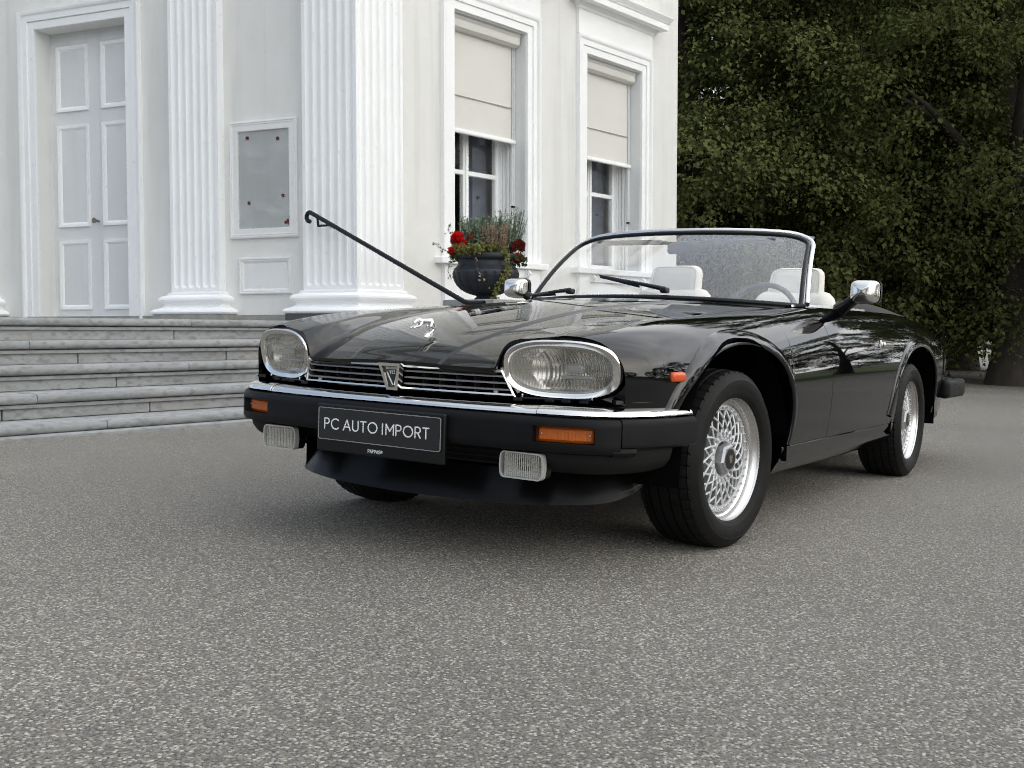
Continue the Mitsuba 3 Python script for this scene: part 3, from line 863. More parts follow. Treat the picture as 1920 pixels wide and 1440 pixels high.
SEC = np.zeros((len(Y), NH + NB + NT + NS, 2))
for i, y in enumerate(Y):
    xs_, xc_, zc_, xm_, zm_ = float(xsh(y)), float(xcr(y)), float(zcr(y)), float(xm(y)), float(zm(y))
    x1 = np.linspace(0, xs_, NH)
    x2 = np.linspace(xs_, xc_, NB + 1)[1:]
    xt = np.concatenate([x1, x2])
    z_t = top_z(xt, y)
    th = np.linspace(0, np.pi / 2, NT + 1)[1:]
    e = 0.90
    x3, z3 = xc_ + (xm_ - xc_) * np.sin(th) ** e, zm_ + (zc_ - zm_) * np.cos(th) ** e
    z4 = np.linspace(zm_, 0.16, NS + 1)[1:]
    x4 = xm_ - 0.05 * ((zm_ - z4) / (zm_ - 0.2)) ** 2
    X, Z = np.concatenate([xt, x3, x4]), np.concatenate([z_t, z3, z4])
    ext = 90
    Xe, Ze = np.concatenate([-X[ext:0:-1], X]), np.concatenate([Z[ext:0:-1], Z])
    SEC[i, :, 0], SEC[i, :, 1] = gaussian_filter1d(Xe, 3.2, mode='nearest')[ext:], gaussian_filter1d(Ze, 3.2, mode='nearest')[ext:]
    SEC[i, 0, 0] = 0.0
SEC = gaussian_filter1d(SEC, 3.5, axis=0, mode='nearest')
for i, y in enumerate(Y):       # raised centre of the bonnet, edged by two creases
    a = SEC[i, :, 0]
    b = float(xb(y))
    rise = 0.0065 * np.clip((0.95 - y) / 0.3, 0, 1) * np.clip((y + 0.87) / 0.10, 0.25, 1)
    t = np.clip((b + 0.0045 - a) / 0.009, 0, 1)
    SEC[i, :, 1] += np.where(np.arange(len(a)) < NH, rise * (t * t * (3 - 2 * t)) + rise * 0.4 * np.clip(1 - (a / b) ** 2, 0, 1), 0)
KCR, KW = NH + NB - 1, NH + NB + NT - 1


def body(y, k):
    """Point (x, y, z) of the right-hand (+x) half at length y and section parameter k."""
    y, k = np.broadcast_arrays(np.asarray(y, float), np.asarray(k, float))
    fy = np.clip((y - Y[0]) / 0.01, 0, len(Y) - 1.001)
    fk = np.clip(k, 0, SEC.shape[1] - 1.001)
    i, j = fy.astype(int), fk.astype(int)
    u, w = (fy - i)[..., None], (fk - j)[..., None]
    p = (SEC[i, j] * (1 - w) + SEC[i, j + 1] * w) * (1 - u) + (SEC[i + 1, j] * (1 - w) + SEC[i + 1, j + 1] * w) * u
    return np.stack([p[..., 0], y, p[..., 1]], -1)


def k_at_z(y, z):
    """Section parameter on the flank where the height is z."""
    y, z = np.broadcast_arrays(np.asarray(y, float), np.asarray(z, float))
    out = np.empty(y.shape)
    for q in np.ndindex(y.shape):
        fy = min(max((y[q] - Y[0]) / 0.01, 0), len(Y) - 1.001)
        i = int(fy)
        u = fy - i
        zz = (SEC[i, KCR:, 1] * (1 - u) + SEC[i + 1, KCR:, 1] * u)
        out[q] = KCR + np.interp(-z[q], -zz, np.arange(len(zz)))
    return out


def flank_x(y, z):
    return body(y, k_at_z(y, z))[..., 0]


ylip = PC([0, 0.2, 0.41, 0.5, 0.581, 0.65, 0.72, 0.77, 0.80], [-0.880, -0.876, -0.852, -0.826, -0.798, -0.782, -0.760, -0.735, -0.705])


def lipped(P, dirs, n=1, depth=0.012):
    """Adds a folded-down row at the first row of P."""
    return np.concatenate([(P[0] + dirs)[None], P], 0)


# bonnet
ks = np.concatenate([np.linspace(0, NH - 2.0, 220)])
ts = np.concatenate([np.linspace(0, 0.12, 22)[:-1], np.linspace(0.12, 1, 110)])
x_est = np.linspace(0, 1, len(ks)) * 0.578
yr = 0.812 + 0.10 * (x_est / 0.65) ** 2
Yg = ylip(x_est)[None] + (yr - ylip(x_est))[None] * ts[:, None]
P = body(Yg, np.broadcast_to(ks, Yg.shape))
P = np.concatenate([(P[0] + [0, 0.016, -0.022])[None], (P[0] + [0, 0.001, -0.010])[None], P, (P[-1] + [0, 0.004, -0.02])[None]], 0)
P = np.concatenate([P, (P[:, -1:] + [0.0, 0, -0.012])], 1)
half = np.concatenate([P[:, :0:-1] * [-1, 1, 1], P], 1)
hood = cpart('bonnet', grid(half, flip=True), 'paint', smooth=40)

# wheel-arch outline (y, z) and what lies in front of and behind it
AR = np.array([(-0.565, 0.36), (-0.548, 0.42), (-0.522, 0.49), (-0.487, 0.546), (-0.41, 0.612), (-0.308, 0.668), (-0.151, 0.713), (0.046, 0.731), (0.238, 0.706), (0.385, 0.635), (0.462, 0.531), (0.478, 0.43), (0.470, 0.372), (0.462, 0.334)])
sp = np.concatenate([[0], np.cumsum(np.linalg.norm(np.diff(AR, axis=0), axis=1))])
cs_ = CubicSpline(sp, AR)
ARC = gaussian_filter1d(cs_(np.linspace(0, sp[-1], 220)), 4, axis=0, mode='nearest')
tg = np.gradient(ARC, axis=0)
tg /= np.linalg.norm(tg, axis=1, keepdims=True)
ARN = np.stack([-tg[:, 1], tg[:, 0]], 1)        # outward from the wheel
HOLE = ARC + ARN * 0.020


def z_low_front(y):
    y = np.asarray(y, float)
    o = np.argsort(HOLE[:, 0])
    up = HOLE[:, 1]
    z = np.interp(y, HOLE[o, 0], np.maximum.accumulate(up[o]) if False else up[o])
    z = np.where(y < HOLE[:, 0].min() + 0.015, 0.470, z)
    return np.where(y > HOLE[:, 0].max() - 0.008, 0.338, np.maximum(z, 0.338))


def sidepanel(y0f, y1, zlow, k0, nrow=34, ncol=150, zcols=None):
    """Fender-like panel: rows from section parameter k0 to the flank, then down to zlow(y)."""
    KS = KCR + NT * 0.42
    rows1 = np.linspace(k0, KS, 46)
    if zcols is None:
        zcols = np.linspace(0, 1, ncol)
    P = []
    for k in rows1:
        f = (k - k0) / (KS - k0)
        a = y0f(f)
        yy = a + (y1 - a) * zcols
        P.append(body(yy, np.full(len(yy), k)))
    for v in np.linspace(0, 1, nrow)[1:]:
        a = y0f(1 + v)
        yy = a + (y1 - a) * zcols
        zs = body(yy, np.full(len(yy), KS))[:, 2]
        zz = zs - v * (zs - zlow(yy))
        P.append(body(yy, k_at_z(yy, zz)))
    return np.array(P)


yf = PC([0, 0.25, 0.5, 0.75, 1.0, 1.3, 2.0], [-0.797, -0.791, -0.782, -0.770, -0.755, -0.735, -0.725])
YD0, YD1 = 0.985, 2.13
tc = np.concatenate([np.linspace(0, 0.07, 14)[:-1], np.linspace(0.07, 0.22, 60)[:-1], np.linspace(0.22, 0.64, 60)[:-1], np.linspace(0.64, 0.74, 50)[:-1], np.linspace(0.74, 1.0, 30)])
P = sidepanel(lambda f: float(yf(f)), YD0 - 0.002, z_low_front, NH - 1 + 0.8, nrow=40, zcols=tc)
P = np.concatenate([(P[:, :1] + [-0.004, 0.014, -0.012]), P, (P[:, -1:] + [-0.015, 0.0, 0.0])], 1)
P = np.concatenate([(P[:1] + [0, 0, -0.012]), P], 0)
FEND = P
fenders = []
for sgn in (1, -1):
    m = grid(P)
    fenders.append(cpart('front_wing', m if sgn > 0 else mirror(m), 'paint', smooth=40))


def arch_lip(dy, parent, sgn):
    prof = [(-0.002, -0.055), (-0.001, 0.004), (0.002, 0.009), (0.008, 0.0125), (0.018, 0.0130), (0.034, 0.0112), (0.046, 0.0070), (0.051, 0.0035), (0.054, 0.0006), (0.058, -0.006)]
    P = []
    for d, o in prof:
        c = ARC + ARN * d
        yy = c[:, 0] + dy
        x = flank_x(yy, np.maximum(c[:, 1], 0.17)) + o
        P.append(np.stack([x, yy, c[:, 1]], 1))
    m = grid(np.array(P), flip=True)
    cpart('wheel_arch', m if sgn > 0 else mirror(m), 'paint', parent, smooth=30)


for sgn, fk_ in zip((1, -1), fenders):
    arch_lip(0.0, fk_, sgn)

# doors, rear quarters, sills
for sgn in (1, -1):
    P = sidepanel(lambda f: YD0 + 0.002, YD1 - 0.002, lambda y: np.full(np.shape(y), 0.338), KCR - 17, nrow=30, ncol=40)
    P = np.concatenate([(P[:1] + [-0.03, 0, -0.004]), P], 0)
    P = np.concatenate([(P[:, :1] + [-0.015, 0, 0]), P, (P[:, -1:] + [-0.015, 0, 0])], 1)
    m = grid(P)
    d_ = cpart('door', m if sgn > 0 else mirror(m), 'paint', smooth=40)
    hy, hz_ = 1.88, 0.74
    hx = float(flank_x(hy, hz_))
    h1 = cat(bx(sgn * (hx + 0.012), hy, hz_, 0.022, 0.17, 0.026, 0.008), bx(sgn * (hx + 0.0), hy, hz_, 0.012, 0.20, 0.045, 0.005))
    cpart('handle', h1, 'chrome', d_, smooth=40)
    P2 = body(np.linspace(YD0, YD1, 60)[None] + np.zeros((2, 1)), np.array([[KCR - 20.0], [KCR - 29.5]]) + np.zeros((1, 60)))
    P2 = np.stack([P2[0] + [0, 0, 0.004], P2[0] + [-0.004, 0, 0.014], P2[1] + [0, 0, 0.012], P2[1] + [0, 0, 0.0]])
    cpart('waist_trim', grid(P2) if sgn > 0 else mirror(grid(P2)), 'chrome', d_, smooth=30)

    def zq(y):
        o = np.argsort(HOLE[:, 0])
        z = np.interp(np.asarray(y) - 2.591, HOLE[o, 0], HOLE[o, 1])
        yy = np.asarray(y) - 2.591
        return np.where((yy < HOLE[:, 0].min() + 0.01) | (yy > HOLE[:, 0].max() - 0.008), 0.338, np.maximum(z, 0.338))

    tq = np.concatenate([np.linspace(0, 0.26, 50)[:-1], np.linspace(0.26, 0.53, 30)[:-1], np.linspace(0.53, 0.60, 30)[:-1], np.linspace(0.60, 1, 40)])
    P = sidepanel(lambda f: YD1 + 0.002, 3.84, zq, KCR - 28, nrow=36, zcols=tq)
    P = np.concatenate([(P[:1] + [-0.10, 0, 0.0]), P], 0)
    P = np.concatenate([(P[:, :1] + [-0.015, 0, 0]), P, (P[:, -1:] + [-0.05, 0.03, -0.01])], 1)
    m = grid(P)
    q_ = cpart('rear_wing', m if sgn > 0 else mirror(m), 'paint', smooth=40)
    arch_lip(2.591, q_, sgn)
    ys = np.linspace(0.44, 2.14, 60)
    zz = np.array([0.334, 0.325, 0.28, 0.235, 0.21])
    off = np.array([-0.004, 0.0, -0.004, -0.020, -0.06])
    P = np.stack([np.stack([flank_x(ys, np.full(60, z)) + o, ys, np.full(60, z)], 1) for z, o in zip(zz, off)])
    P = np.concatenate([(P[:, :1] + [-0.06, 0, 0]), P], 1)
    cpart('sill_panel', grid(P) if sgn > 0 else mirror(grid(P)), 'paint', smooth=40)
    # amber repeater on the wing
    ry, rz = -0.507, 0.626
    pa, pb = flank_x(ry + 0.03, rz), flank_x(ry - 0.03, rz)
    fwd_ = np.array([float(pb - pa), -0.06, 0.0])
    fwd_ /= np.linalg.norm(fwd_)
    nrm_ = np.array([-fwd_[1], fwd_[0], 0.0])
    v, f = bx(0, 0, 0, 0.074, 0.026, 0.031, 0.0105)
    v = v[:, :1] * fwd_ + v[:, 1:2] * nrm_ + v[:, 2:] * np.array([0, 0, 1.0]) + [float(flank_x(ry, rz)), ry, rz]
    cpart('side_repeater', (v * [sgn, 1, 1], f), 'lamp_orange', fenders[0 if sgn > 0 else 1], smooth=40)

# tail deck, boot, rear panel
ky = np.linspace(0, 1, 40)
yy = np.linspace(3.02, 3.84, 30)
E_ = body(yy, np.full(30, KCR - 26.0))
P = np.stack([np.stack([E_[:, 0] * s, yy, E_[:, 2] + 0.028 * (1 - s * s)], 1) for s in np.linspace(-1, 1, 40)], 1)
P = np.concatenate([P, (P[-1:] + [0, 0.02, -0.03]), (P[-1:] + [0, 0.03, -0.26])], 0)
cpart('boot_lid', grid(P), 'paint', smooth=40)
cpart('rear_panel', cat(bx(0, 3.80, 0.56, 1.45, 0.10, 0.42, 0.03), bx(0, 3.70, 0.36, 1.5, 0.2, 0.2, 0.03)), 'paint', smooth=40)
cpart('rear_bumper', cat(bx(0, 3.90, 0.47, 1.62, 0.11, 0.12, 0.03), bx(0.85, 3.68, 0.47, 0.07, 0.5, 0.12, 0.03), bx(-0.85, 3.68, 0.47, 0.07, 0.5, 0.12, 0.03)), 'bumper_plastic', smooth=40)
for s in (1, -1):
    cpart('tail_lamp', bx(s * 0.62, 3.86, 0.66, 0.26, 0.05, 0.13, 0.02), 'petal_dry' if False else 'amber_dark', smooth=40)
# folded soft top under its cover
yy = np.linspace(2.45, 3.06, 30)
P = []
for s in np.linspace(-1, 1, 50):
    w = np.abs(s)
    P.append(np.stack([s * (0.70 - 0.02 * (yy - 2.5)), yy, 0.905 + 0.085 * np.sin(np.clip((yy - 2.42) / 0.66, 0, 1) * np.pi) ** 0.7 * (1 - w ** 5) + 0.004 * np.sin(s * 9)], 1))
P = np.array(P)
cpart('soft_top_cover', grid(P), 'hood_cloth', smooth=True)

# ------------------------------------------------------------------ nose: lamps, grille, badge, mascot
RAKE = 0.22
ynose0 = PC([-0.1, 0.0, 0.2, 0.41, 0.50, 0.588, 0.68, 0.768, 0.83], [-0.868, -0.872, -0.865, -0.838, -0.812, -0.782, -0.757, -0.722, -0.684])


def ynose(x, z):
    return ynose0(np.abs(x)) + RAKE * (0.64 - np.asarray(z))


HC = (0.592, 0.639)


def lamp_outline(a, b, n=96, p=2.75):
    t = np.arange(n) * 2 * np.pi / n
    c, s = np.cos(t), np.sin(t)
    return np.stack([HC[0] + a * np.sign(c) * np.abs(c) ** (2 / p), HC[1] + b * np.sign(s) * np.abs(s) ** (2 / p)], 1)


def lamp_ring(rows, n=96, inner=-0.006):
    """rows: (a, b, dy) -> grid of rings on the nose surface."""
    P = []
    for a, b, dy in rows:
        o = lamp_outline(a, b, n)
        o[:, 0] += inner if a < 0.17 else 0.0
        P.append(np.stack([o[:, 0], ynose(o[:, 0], o[:, 1]) + dy, o[:, 1]], 1))
    return grid(np.array(P), wrap=True)


for sgn in (1, -1):
    fx = (lambda m: m) if sgn > 0 else mirror
    ring = lamp_ring([(0.180, 0.093, 0.020), (0.179, 0.092, 0.000), (0.177, 0.090, -0.006), (0.172, 0.086, -0.010), (0.158, 0.0735, -0.004), (0.155, 0.0715, 0.0), (0.154, 0.0705, 0.012)])
    hl = cpart('headlamp', fx(ring), 'chrome', smooth=40)
    ring2 = lamp_ring([(0.155, 0.0725, 0.003), (0.152, 0.069, 0.003), (0.149, 0.066, 0.006), (0.148, 0.065, 0.016)])
    cpart('inner_bezel', fx(ring2), 'grey_bezel', hl, smooth=40)
    # chrome fin pointing at the grille
    fin = []
    for u in np.linspace(0, 1, 10):
        a0 = np.array([0.405, 0.640])
        fin.append(u)
    tri = np.array([[0.404, 0.637], [0.4155, 0.640], [0.436, 0.600], [0.462, 0.565], [0.452, 0.560]])
    m2 = trimesh.creation.extrude_polygon(Polygon(tri), 0.03, engine='earcut')
    v, f = va(m2)
    v = np.stack([v[:, 0], ynose(v[:, 0], v[:, 1]) - 0.004 + v[:, 2], v[:, 1]], 1)
    cpart('bezel_fin', fx((v, f)), 'chrome', hl, smooth=30)
    # reflector: two bowls in a fluted body
    NX, NZ = 160, 40
    sx, sz = np.meshgrid(np.linspace(-1, 1, NX), np.linspace(-1, 1, NZ), indexing='ij')
    # map square to superellipse
    r_ = np.maximum(np.abs(sx), np.abs(sz))
    ang = np.arctan2(sz, sx)
    c, s = np.cos(ang), np.sin(ang)
    e = 2.75
    rad = (np.abs(c) ** e + np.abs(s) ** e) ** (-1 / e)
    ox, oz = 0.152 * r_ * c * rad, 0.0695 * r_ * s * rad
    X, Z = HC[0] - 0.006 + ox, HC[1] + oz
    bowl = 0.060 * (1 - np.minimum(1, ((ox - 0.025) / 0.125) ** 2 + (oz / 0.075) ** 2)) + 0.012 * (1 - r_ ** 4)
    step = 0.012 * (1 / (1 + np.exp(-(ox + 0.062) * 300)))
    flute = 0.0015 * np.cos(X * 2 * np.pi / 0.0088)
    Yr = ynose(X, Z) + 0.016 + bowl + step * (r_ < 0.97) + flute * (1 - r_ ** 8)
    cpart('reflector', fx(grid(np.stack([X, Yr, Z], -1))), 'reflector', hl, smooth=60)
    cpart('bulb_shield', fx(cat(bx(HC[0] + 0.022, float(ynose(HC[0], HC[1])) + 0.045, HC[1] + 0.004, 0.062, 0.03, 0.034, 0.012), bx(HC[0] + 0.022, float(ynose(HC[0], HC[1])) + 0.06, HC[1] - 0.022, 0.11, 0.03, 0.012, 0.004))), 'grey_bezel', hl, smooth=40)
    # glass with pressed ribs
    Yl = ynose(X, Z) + 0.002 - 0.006 * (1 - r_ ** 2)
    cpart('lens', fx(grid(np.stack([X, Yl, Z], -1))), 'screen', hl, smooth=60)
    ribs = []
    for x0, z0, z1 in [(-0.135 + 0.0115 * k, 0.012 + 0.010 * math.sin(k * 0.6), 0.060) for k in range(7)] + [(0.055 + 0.0115 * k, 0.004, 0.056) for k in range(7)] + \
            [(-0.125 + 0.0105 * k, -0.058, -0.030) for k in range(24)] + [(0.010, -0.02, 0.062), (0.052, 0.012, 0.060), (-0.02, -0.05, 0.01)]:
        lim = 0.069 * max(0, 1 - abs(x0 / 0.151) ** e) ** (1 / e)
        z0, z1 = max(z0, -lim), min(z1, lim)
        if z1 - z0 < 0.006:
            continue
        zz = np.linspace(z0, z1, 6)
        pts = np.stack([np.full(6, HC[0] + x0), ynose(HC[0] + x0, HC[1] + zz) + 0.003, HC[1] + zz], 1)
        ribs.append(tube(pts, 0.0010, 4, caps=False))
    cpart('lens_ribs', fx(cat(*ribs)), 'lamp_flute', hl, smooth=True, kind='stuff')
    oo = lamp_outline(0.182, 0.094)
    pn = Polygon([(0.47, 0.522), (0.790, 0.522), (0.783, 0.640), (0.70, 0.64), (0.60, 0.60), (0.47, 0.565)]).difference(Polygon(oo))
    pn = max(getattr(pn, 'geoms', [pn]), key=lambda g_: g_.area)
    v, f = va(extrude(pn.segmentize(0.02), 0.004))
    v, f = trimesh.remesh.subdivide_to_size(v, f, 0.03)
    v = np.stack([v[:, 0], ynose(v[:, 0], v[:, 1]) + 0.006 + v[:, 2], v[:, 1]], 1)
    cpart('lamp_panel', fx((v, f)), 'paint', hl, smooth=40)
    pn = Polygon([(0.404, 0.643), (0.416, 0.695), (0.436, 0.718), (0.470, 0.730), (0.575, 0.734), (0.575, 0.70), (0.47, 0.66), (0.42, 0.632)]).difference(Polygon(lamp_outline(0.1805, 0.0925)))
    pn = max(getattr(pn, 'geoms', [pn]), key=lambda g_: g_.area)
    v, f = va(extrude(pn.segmentize(0.015), 0.004))
    v, f = trimesh.remesh.subdivide_to_size(v, f, 0.03)
    v = np.stack([v[:, 0], ynose(v[:, 0], v[:, 1]) + 0.004 + v[:, 2], v[:, 1]], 1)
    cpart('lamp_panel', fx((v, f)), 'paint', hl, smooth=40)
    # dark surround, washers and wiring trough under the lamp
    sur = lamp_ring([(0.186, 0.099, 0.022), (0.179, 0.092, 0.014), (0.174, 0.086, 0.10)])
    cpart('lamp_gasket', fx(sur), 'black_satin', hl, smooth=40)
    tr = []
    for x0, x1, dz in ((0.46, 0.60, 0.0), (0.58, 0.68, 0.003)):
        xs_ = np.linspace(x0, x1, 8)
        tr.append(tube(np.stack([xs_, ynose(xs_, 0.545) - 0.005, np.full(8, 0.547 + dz)], 1), 0.004, 8))
    for x0 in (0.455, 0.55, 0.60, 0.655):
        tr.append(bx(x0, float(ynose(x0, 0.54)) - 0.008, 0.542, 0.032, 0.014, 0.011, 0.003))
    cpart('lamp_wiper', fx(cat(*tr)), 'black_satin', hl, smooth=40)
    for x0 in (0.475, 0.685):
        cpart('washer_jet', fx(bx(x0, float(ynose(x0, 0.555)) - 0.018, 0.556, 0.006, 0.006, 0.010, 0.002)), 'chrome', hl, smooth=40)

# grille
gk = numbered(car + '__grille')
TL, BL_ = 0.412, 0.448
out_ = [(-TL, 0.632), (TL, 0.632), (BL_, 0.548), (-BL_, 0.548)]


def nose_map(v, dy=0.0):    # (x, z, out) -> body
    v = np.asarray(v, float)
    return np.stack([v[:, 0], ynose(v[:, 0], v[:, 1]) + dy - v[:, 2], v[:, 1]], 1)


def dense(path, n=24):
    path = np.asarray(path, float)
    o = []
    for k in range(len(path)):
        a, b = path[k], path[(k + 1) % len(path)]
        m = n if abs(b - a).max() > 0.2 else 3
        o += [a + (b - a) * t for t in np.linspace(0, 1, m, endpoint=False)]
    return np.array(o)


v, f = mould(dense(out_), [(0, -0.03), (0, 0.006), (0.004, 0.010), (0.009, 0.006), (0.010, -0.03)], closed=True, side=-1)
scene[gk] = mikit.ply(trimesh.Trimesh(cxf(nose_map(v)), f, process=False), 'm_chrome', smooth=30)
xs_ = np.linspace(-0.46, 0.46, 30)
cpart('backing', grid(np.stack([np.stack([xs_, ynose(xs_, z) + 0.06, np.full(30, z)], 1) for z in (0.535, 0.645)])), 'void', gk, smooth=False)
for k, z in enumerate((0.6105, 0.5895, 0.5685)):
    e = TL + (BL_ - TL) * (0.632 - z) / 0.084 - 0.006
    for s in (-1, 1):
        xs_ = np.linspace(0.045 - 0.018 * (0.632 - z) / 0.084, e, 16) * s
        P = []
        for dz, dy in ((0.0026, 0.003), (0.0026, 0.030), (-0.0026, 0.030), (-0.0026, 0.003), (0.0, 0.001)):
            P.append(np.stack([xs_, ynose(xs_, z) + dy, np.full(16, z + dz)], 1))
        cpart('slat', grid(np.array(P + P[:1])), 'slat', gk, smooth=False)
for k in range(6):
    x0 = 0.05 + 0.066 * (k + 0.7)
    for s in (-1, 1):
        v = bx(s * x0, float(ynose(x0, 0.59)) + 0.038, 0.59, 0.0022, 0.03, 0.08)
        cpart('upright', v, 'slat_dark', gk, smooth=False)
for s in (-1, 1):
    cpart('fixing', bx(s * 0.375, float(ynose(0.375, 0.562)) + 0.008, 0.5595, 0.014, 0.01, 0.013, 0.003), 'grey_bezel', gk, smooth=40)
# badge in the middle of the grille
bd = numbered(gk + '__badge')
tz = lambda w0, w1, z0, z1: Polygon([(-w0, z1), (w0, z1), (w1, z0), (-w1, z0)])
fr = tz(0.046, 0.023, 0.545, 0.634).difference(tz(0.033, 0.013, 0.554, 0.624))
v, f = va(extrude(fr, 0.022))
scene[bd] = mikit.ply(trimesh.Trimesh(cxf(nose_map(v + [0, 0, 0.004])), f, process=False), 'm_chrome', smooth=False)
v, f = va(extrude(tz(0.034, 0.014, 0.553, 0.625), 0.012))
obj('face', (nose_map(v + [0, 0, 0.0]), f), 'plate', gk, xf=cxf)
tv, tf = va(meshkit.text_mesh('V12', 0.012, 0.002))
tv[:, 0] -= tv[:, 0].mean()
obj('lettering', (nose_map(tv * [0.75, 1, 1] + [0, 0.598, 0.0125]), tf), 'print_white', gk, xf=cxf)
vv = [LineString([(-0.021, 0.602), (-0.004, 0.563)]).buffer(0.0022), LineString([(0.021, 0.602), (0.004, 0.563)]).buffer(0.0022)]
v, f = cat(*[extrude(q, 0.002) for q in vv])
obj('chevron', (nose_map(v + [0, 0, 0.0125]), f), 'print_white', gk, xf=cxf)
v, f = va(extrude(sbox(-0.024, 0.6135, 0.024, 0.6215), 0.002))
obj('shield_top', (nose_map(v + [0, 0, 0.0125]), f), 'print_grey', gk, xf=cxf)

# leaping-cat mascot on the bonnet
def chain(parts, edge=0.0028, it=6):
    ms = [Manifold.batch_hull([Manifold.sphere(ra, 14).translate(tuple(a)), Manifold.sphere(rb, 14).translate(tuple(b))]) for a, ra, b, rb in parts]
    m = Manifold.batch_boolean(ms, manifold3d.OpType.Add).refine_to_length(edge)
    v, f = va(m)
    t = trimesh.Trimesh(v, f, process=True)
    trimesh.smoothing.filter_taubin(t, lamb=0.5, nu=0.53, iterations=it)
    return t


cat_parts = [((0, 0.030, 0.050), 0.0135, (0, 0.002, 0.052), 0.0105), ((0, 0.002, 0.052), 0.0105, (0, -0.030, 0.054), 0.0125), ((0, -0.030, 0.054), 0.0125, (0, -0.052, 0.060), 0.0085),
             ((0, -0.052, 0.060), 0.0088, (0, -0.062, 0.059), 0.0080), ((0, -0.062, 0.058), 0.0066, (0, -0.074, 0.053), 0.0052), ((0.006, -0.052, 0.066), 0.0022, (0.0065, -0.049, 0.071), 0.0014), ((-0.006, -0.052, 0.066), 0.0022, (-0.0065, -0.049, 0.071), 0.0014)]
for s in (-1, 1):
    cat_parts += [((s * 0.007, -0.034, 0.048), 0.0068, (s * 0.009, -0.052, 0.036), 0.0046), ((s * 0.009, -0.052, 0.036), 0.0046, (s * 0.009, -0.074, 0.036), 0.0034), ((s * 0.009, -0.074, 0.036), 0.0036, (s * 0.009, -0.084, 0.033), 0.0036),
                  ((s * 0.007, 0.032, 0.046), 0.0100, (s * 0.009, 0.022, 0.030), 0.0066), ((s * 0.009, 0.022, 0.030), 0.0062, (s * 0.008, 0.044, 0.020), 0.0046), ((s * 0.008, 0.044, 0.020), 0.0044, (s * 0.007, 0.034, 0.006), 0.0046), ((s * 0.007, 0.034, 0.006), 0.0046, (s * 0.007, 0.020, 0.003), 0.0044)]
cat_parts += [((0, 0.042, 0.048), 0.0045, (0, 0.058, 0.036), 0.0034), ((0, 0.058, 0.036), 0.0034, (0, 0.066, 0.016), 0.0030)]
mc = chain(cat_parts)
hz0 = float(body(-0.700, 0.0)[2])
sl = float(body(-0.66, 0.0)[2] - body(-0.74, 0.0)[2]) / 0.08
v, f = va(mc)
v = v * 0.84
v[:, 2] += v[:, 1] * 0.10
v += [0, -0.708, hz0 + 0.006]
mk = cpart('mascot', (v, f), 'chrome', smooth=True)
base = lathe([(0, 0.012), (0.016, 0.011), (0.020, 0.006), (0.022, -0.012)], 24)
v, f = base
v = v * [0.55, 1.15, 0.9]
v[:, 2] += v[:, 1] * sl
cpart('foot', (v + [0, -0.690, hz0 + 0.002], f), 'chrome', mk, smooth=40)

# ------------------------------------------------------------------ bumper
PL = np.array([(0, -0.925), (0.25, -0.921), (0.50, -0.900), (0.62, -0.880), (0.70, -0.855), (0.765, -0.815), (0.815, -0.755), (0.850, -0.680), (0.875, -0.590), (0.892, -0.440)])
spl = np.concatenate([[0], np.cumsum(np.linalg.norm(np.diff(PL, axis=0), axis=1))])
bsp = CubicSpline(spl, PL, bc_type=((1, (1.0, 0.0)), 'natural'))
sd = np.linspace(0, spl[-1], 400)
PLD = bsp(sd)
PLT = bsp(sd, 1)
PLT /= np.linalg.norm(PLT, axis=1, keepdims=True)
PLN = np.stack([PLT[:, 1], -PLT[:, 0]], 1)


def s_of_x(x):
    return float(np.interp(x, PLD[:, 0], sd))


def on_bumper(s, d, z):
    s = np.asarray(s, float)
    p = np.stack([np.interp(s, sd, PLD[:, 0]), np.interp(s, sd, PLD[:, 1])], -1) + np.stack([np.interp(s, sd, PLN[:, 0]), np.interp(s, sd, PLN[:, 1])], -1) * np.asarray(d)[..., None]
    return np.stack([p[..., 0], p[..., 1], np.broadcast_to(z, p.shape[:-1])], -1)


def bumper_strip(s, prof, sgn=1, cap=True, hole=None):
    s = np.asarray(s, float)
    P = np.stack([on_bumper(s, np.full(len(s), d), z) for d, z in prof], 0)
    v, f = grid(P)
    if hole:
        s0, s1, z0, z1 = hole
        keep = []
        fc = v[f].mean(1)
        S_ = np.array([np.interp(x, PLD[:, 0], sd) for x in fc[:, 0]])
        for q in range(len(f)):
            vz = v[f[q], 2]
            keep.append(not (s0 < S_[q] < s1 and vz.min() >= z0 - 1e-6 and vz.max() <= z1 + 1e-6 and fc[q, 1] < -0.5 and abs(vz.max() - vz.min()) > 0.01))
        f = f[np.array(keep)]
    m = (v, f)
    if cap:
        caps = []
        for e in (0, -1):
            r_ = P[:, e]
            k = len(v)
            v = np.vstack([v, r_.mean(0)])
            base_ = [i * len(s) + (e % len(s)) for i in range(len(prof))]
            caps += [[base_[i], base_[(i + 1) % len(prof)], k] for i in range(len(prof))]
        m = (v, np.vstack([f, caps]))
    return m if sgn > 0 else mirror(m)


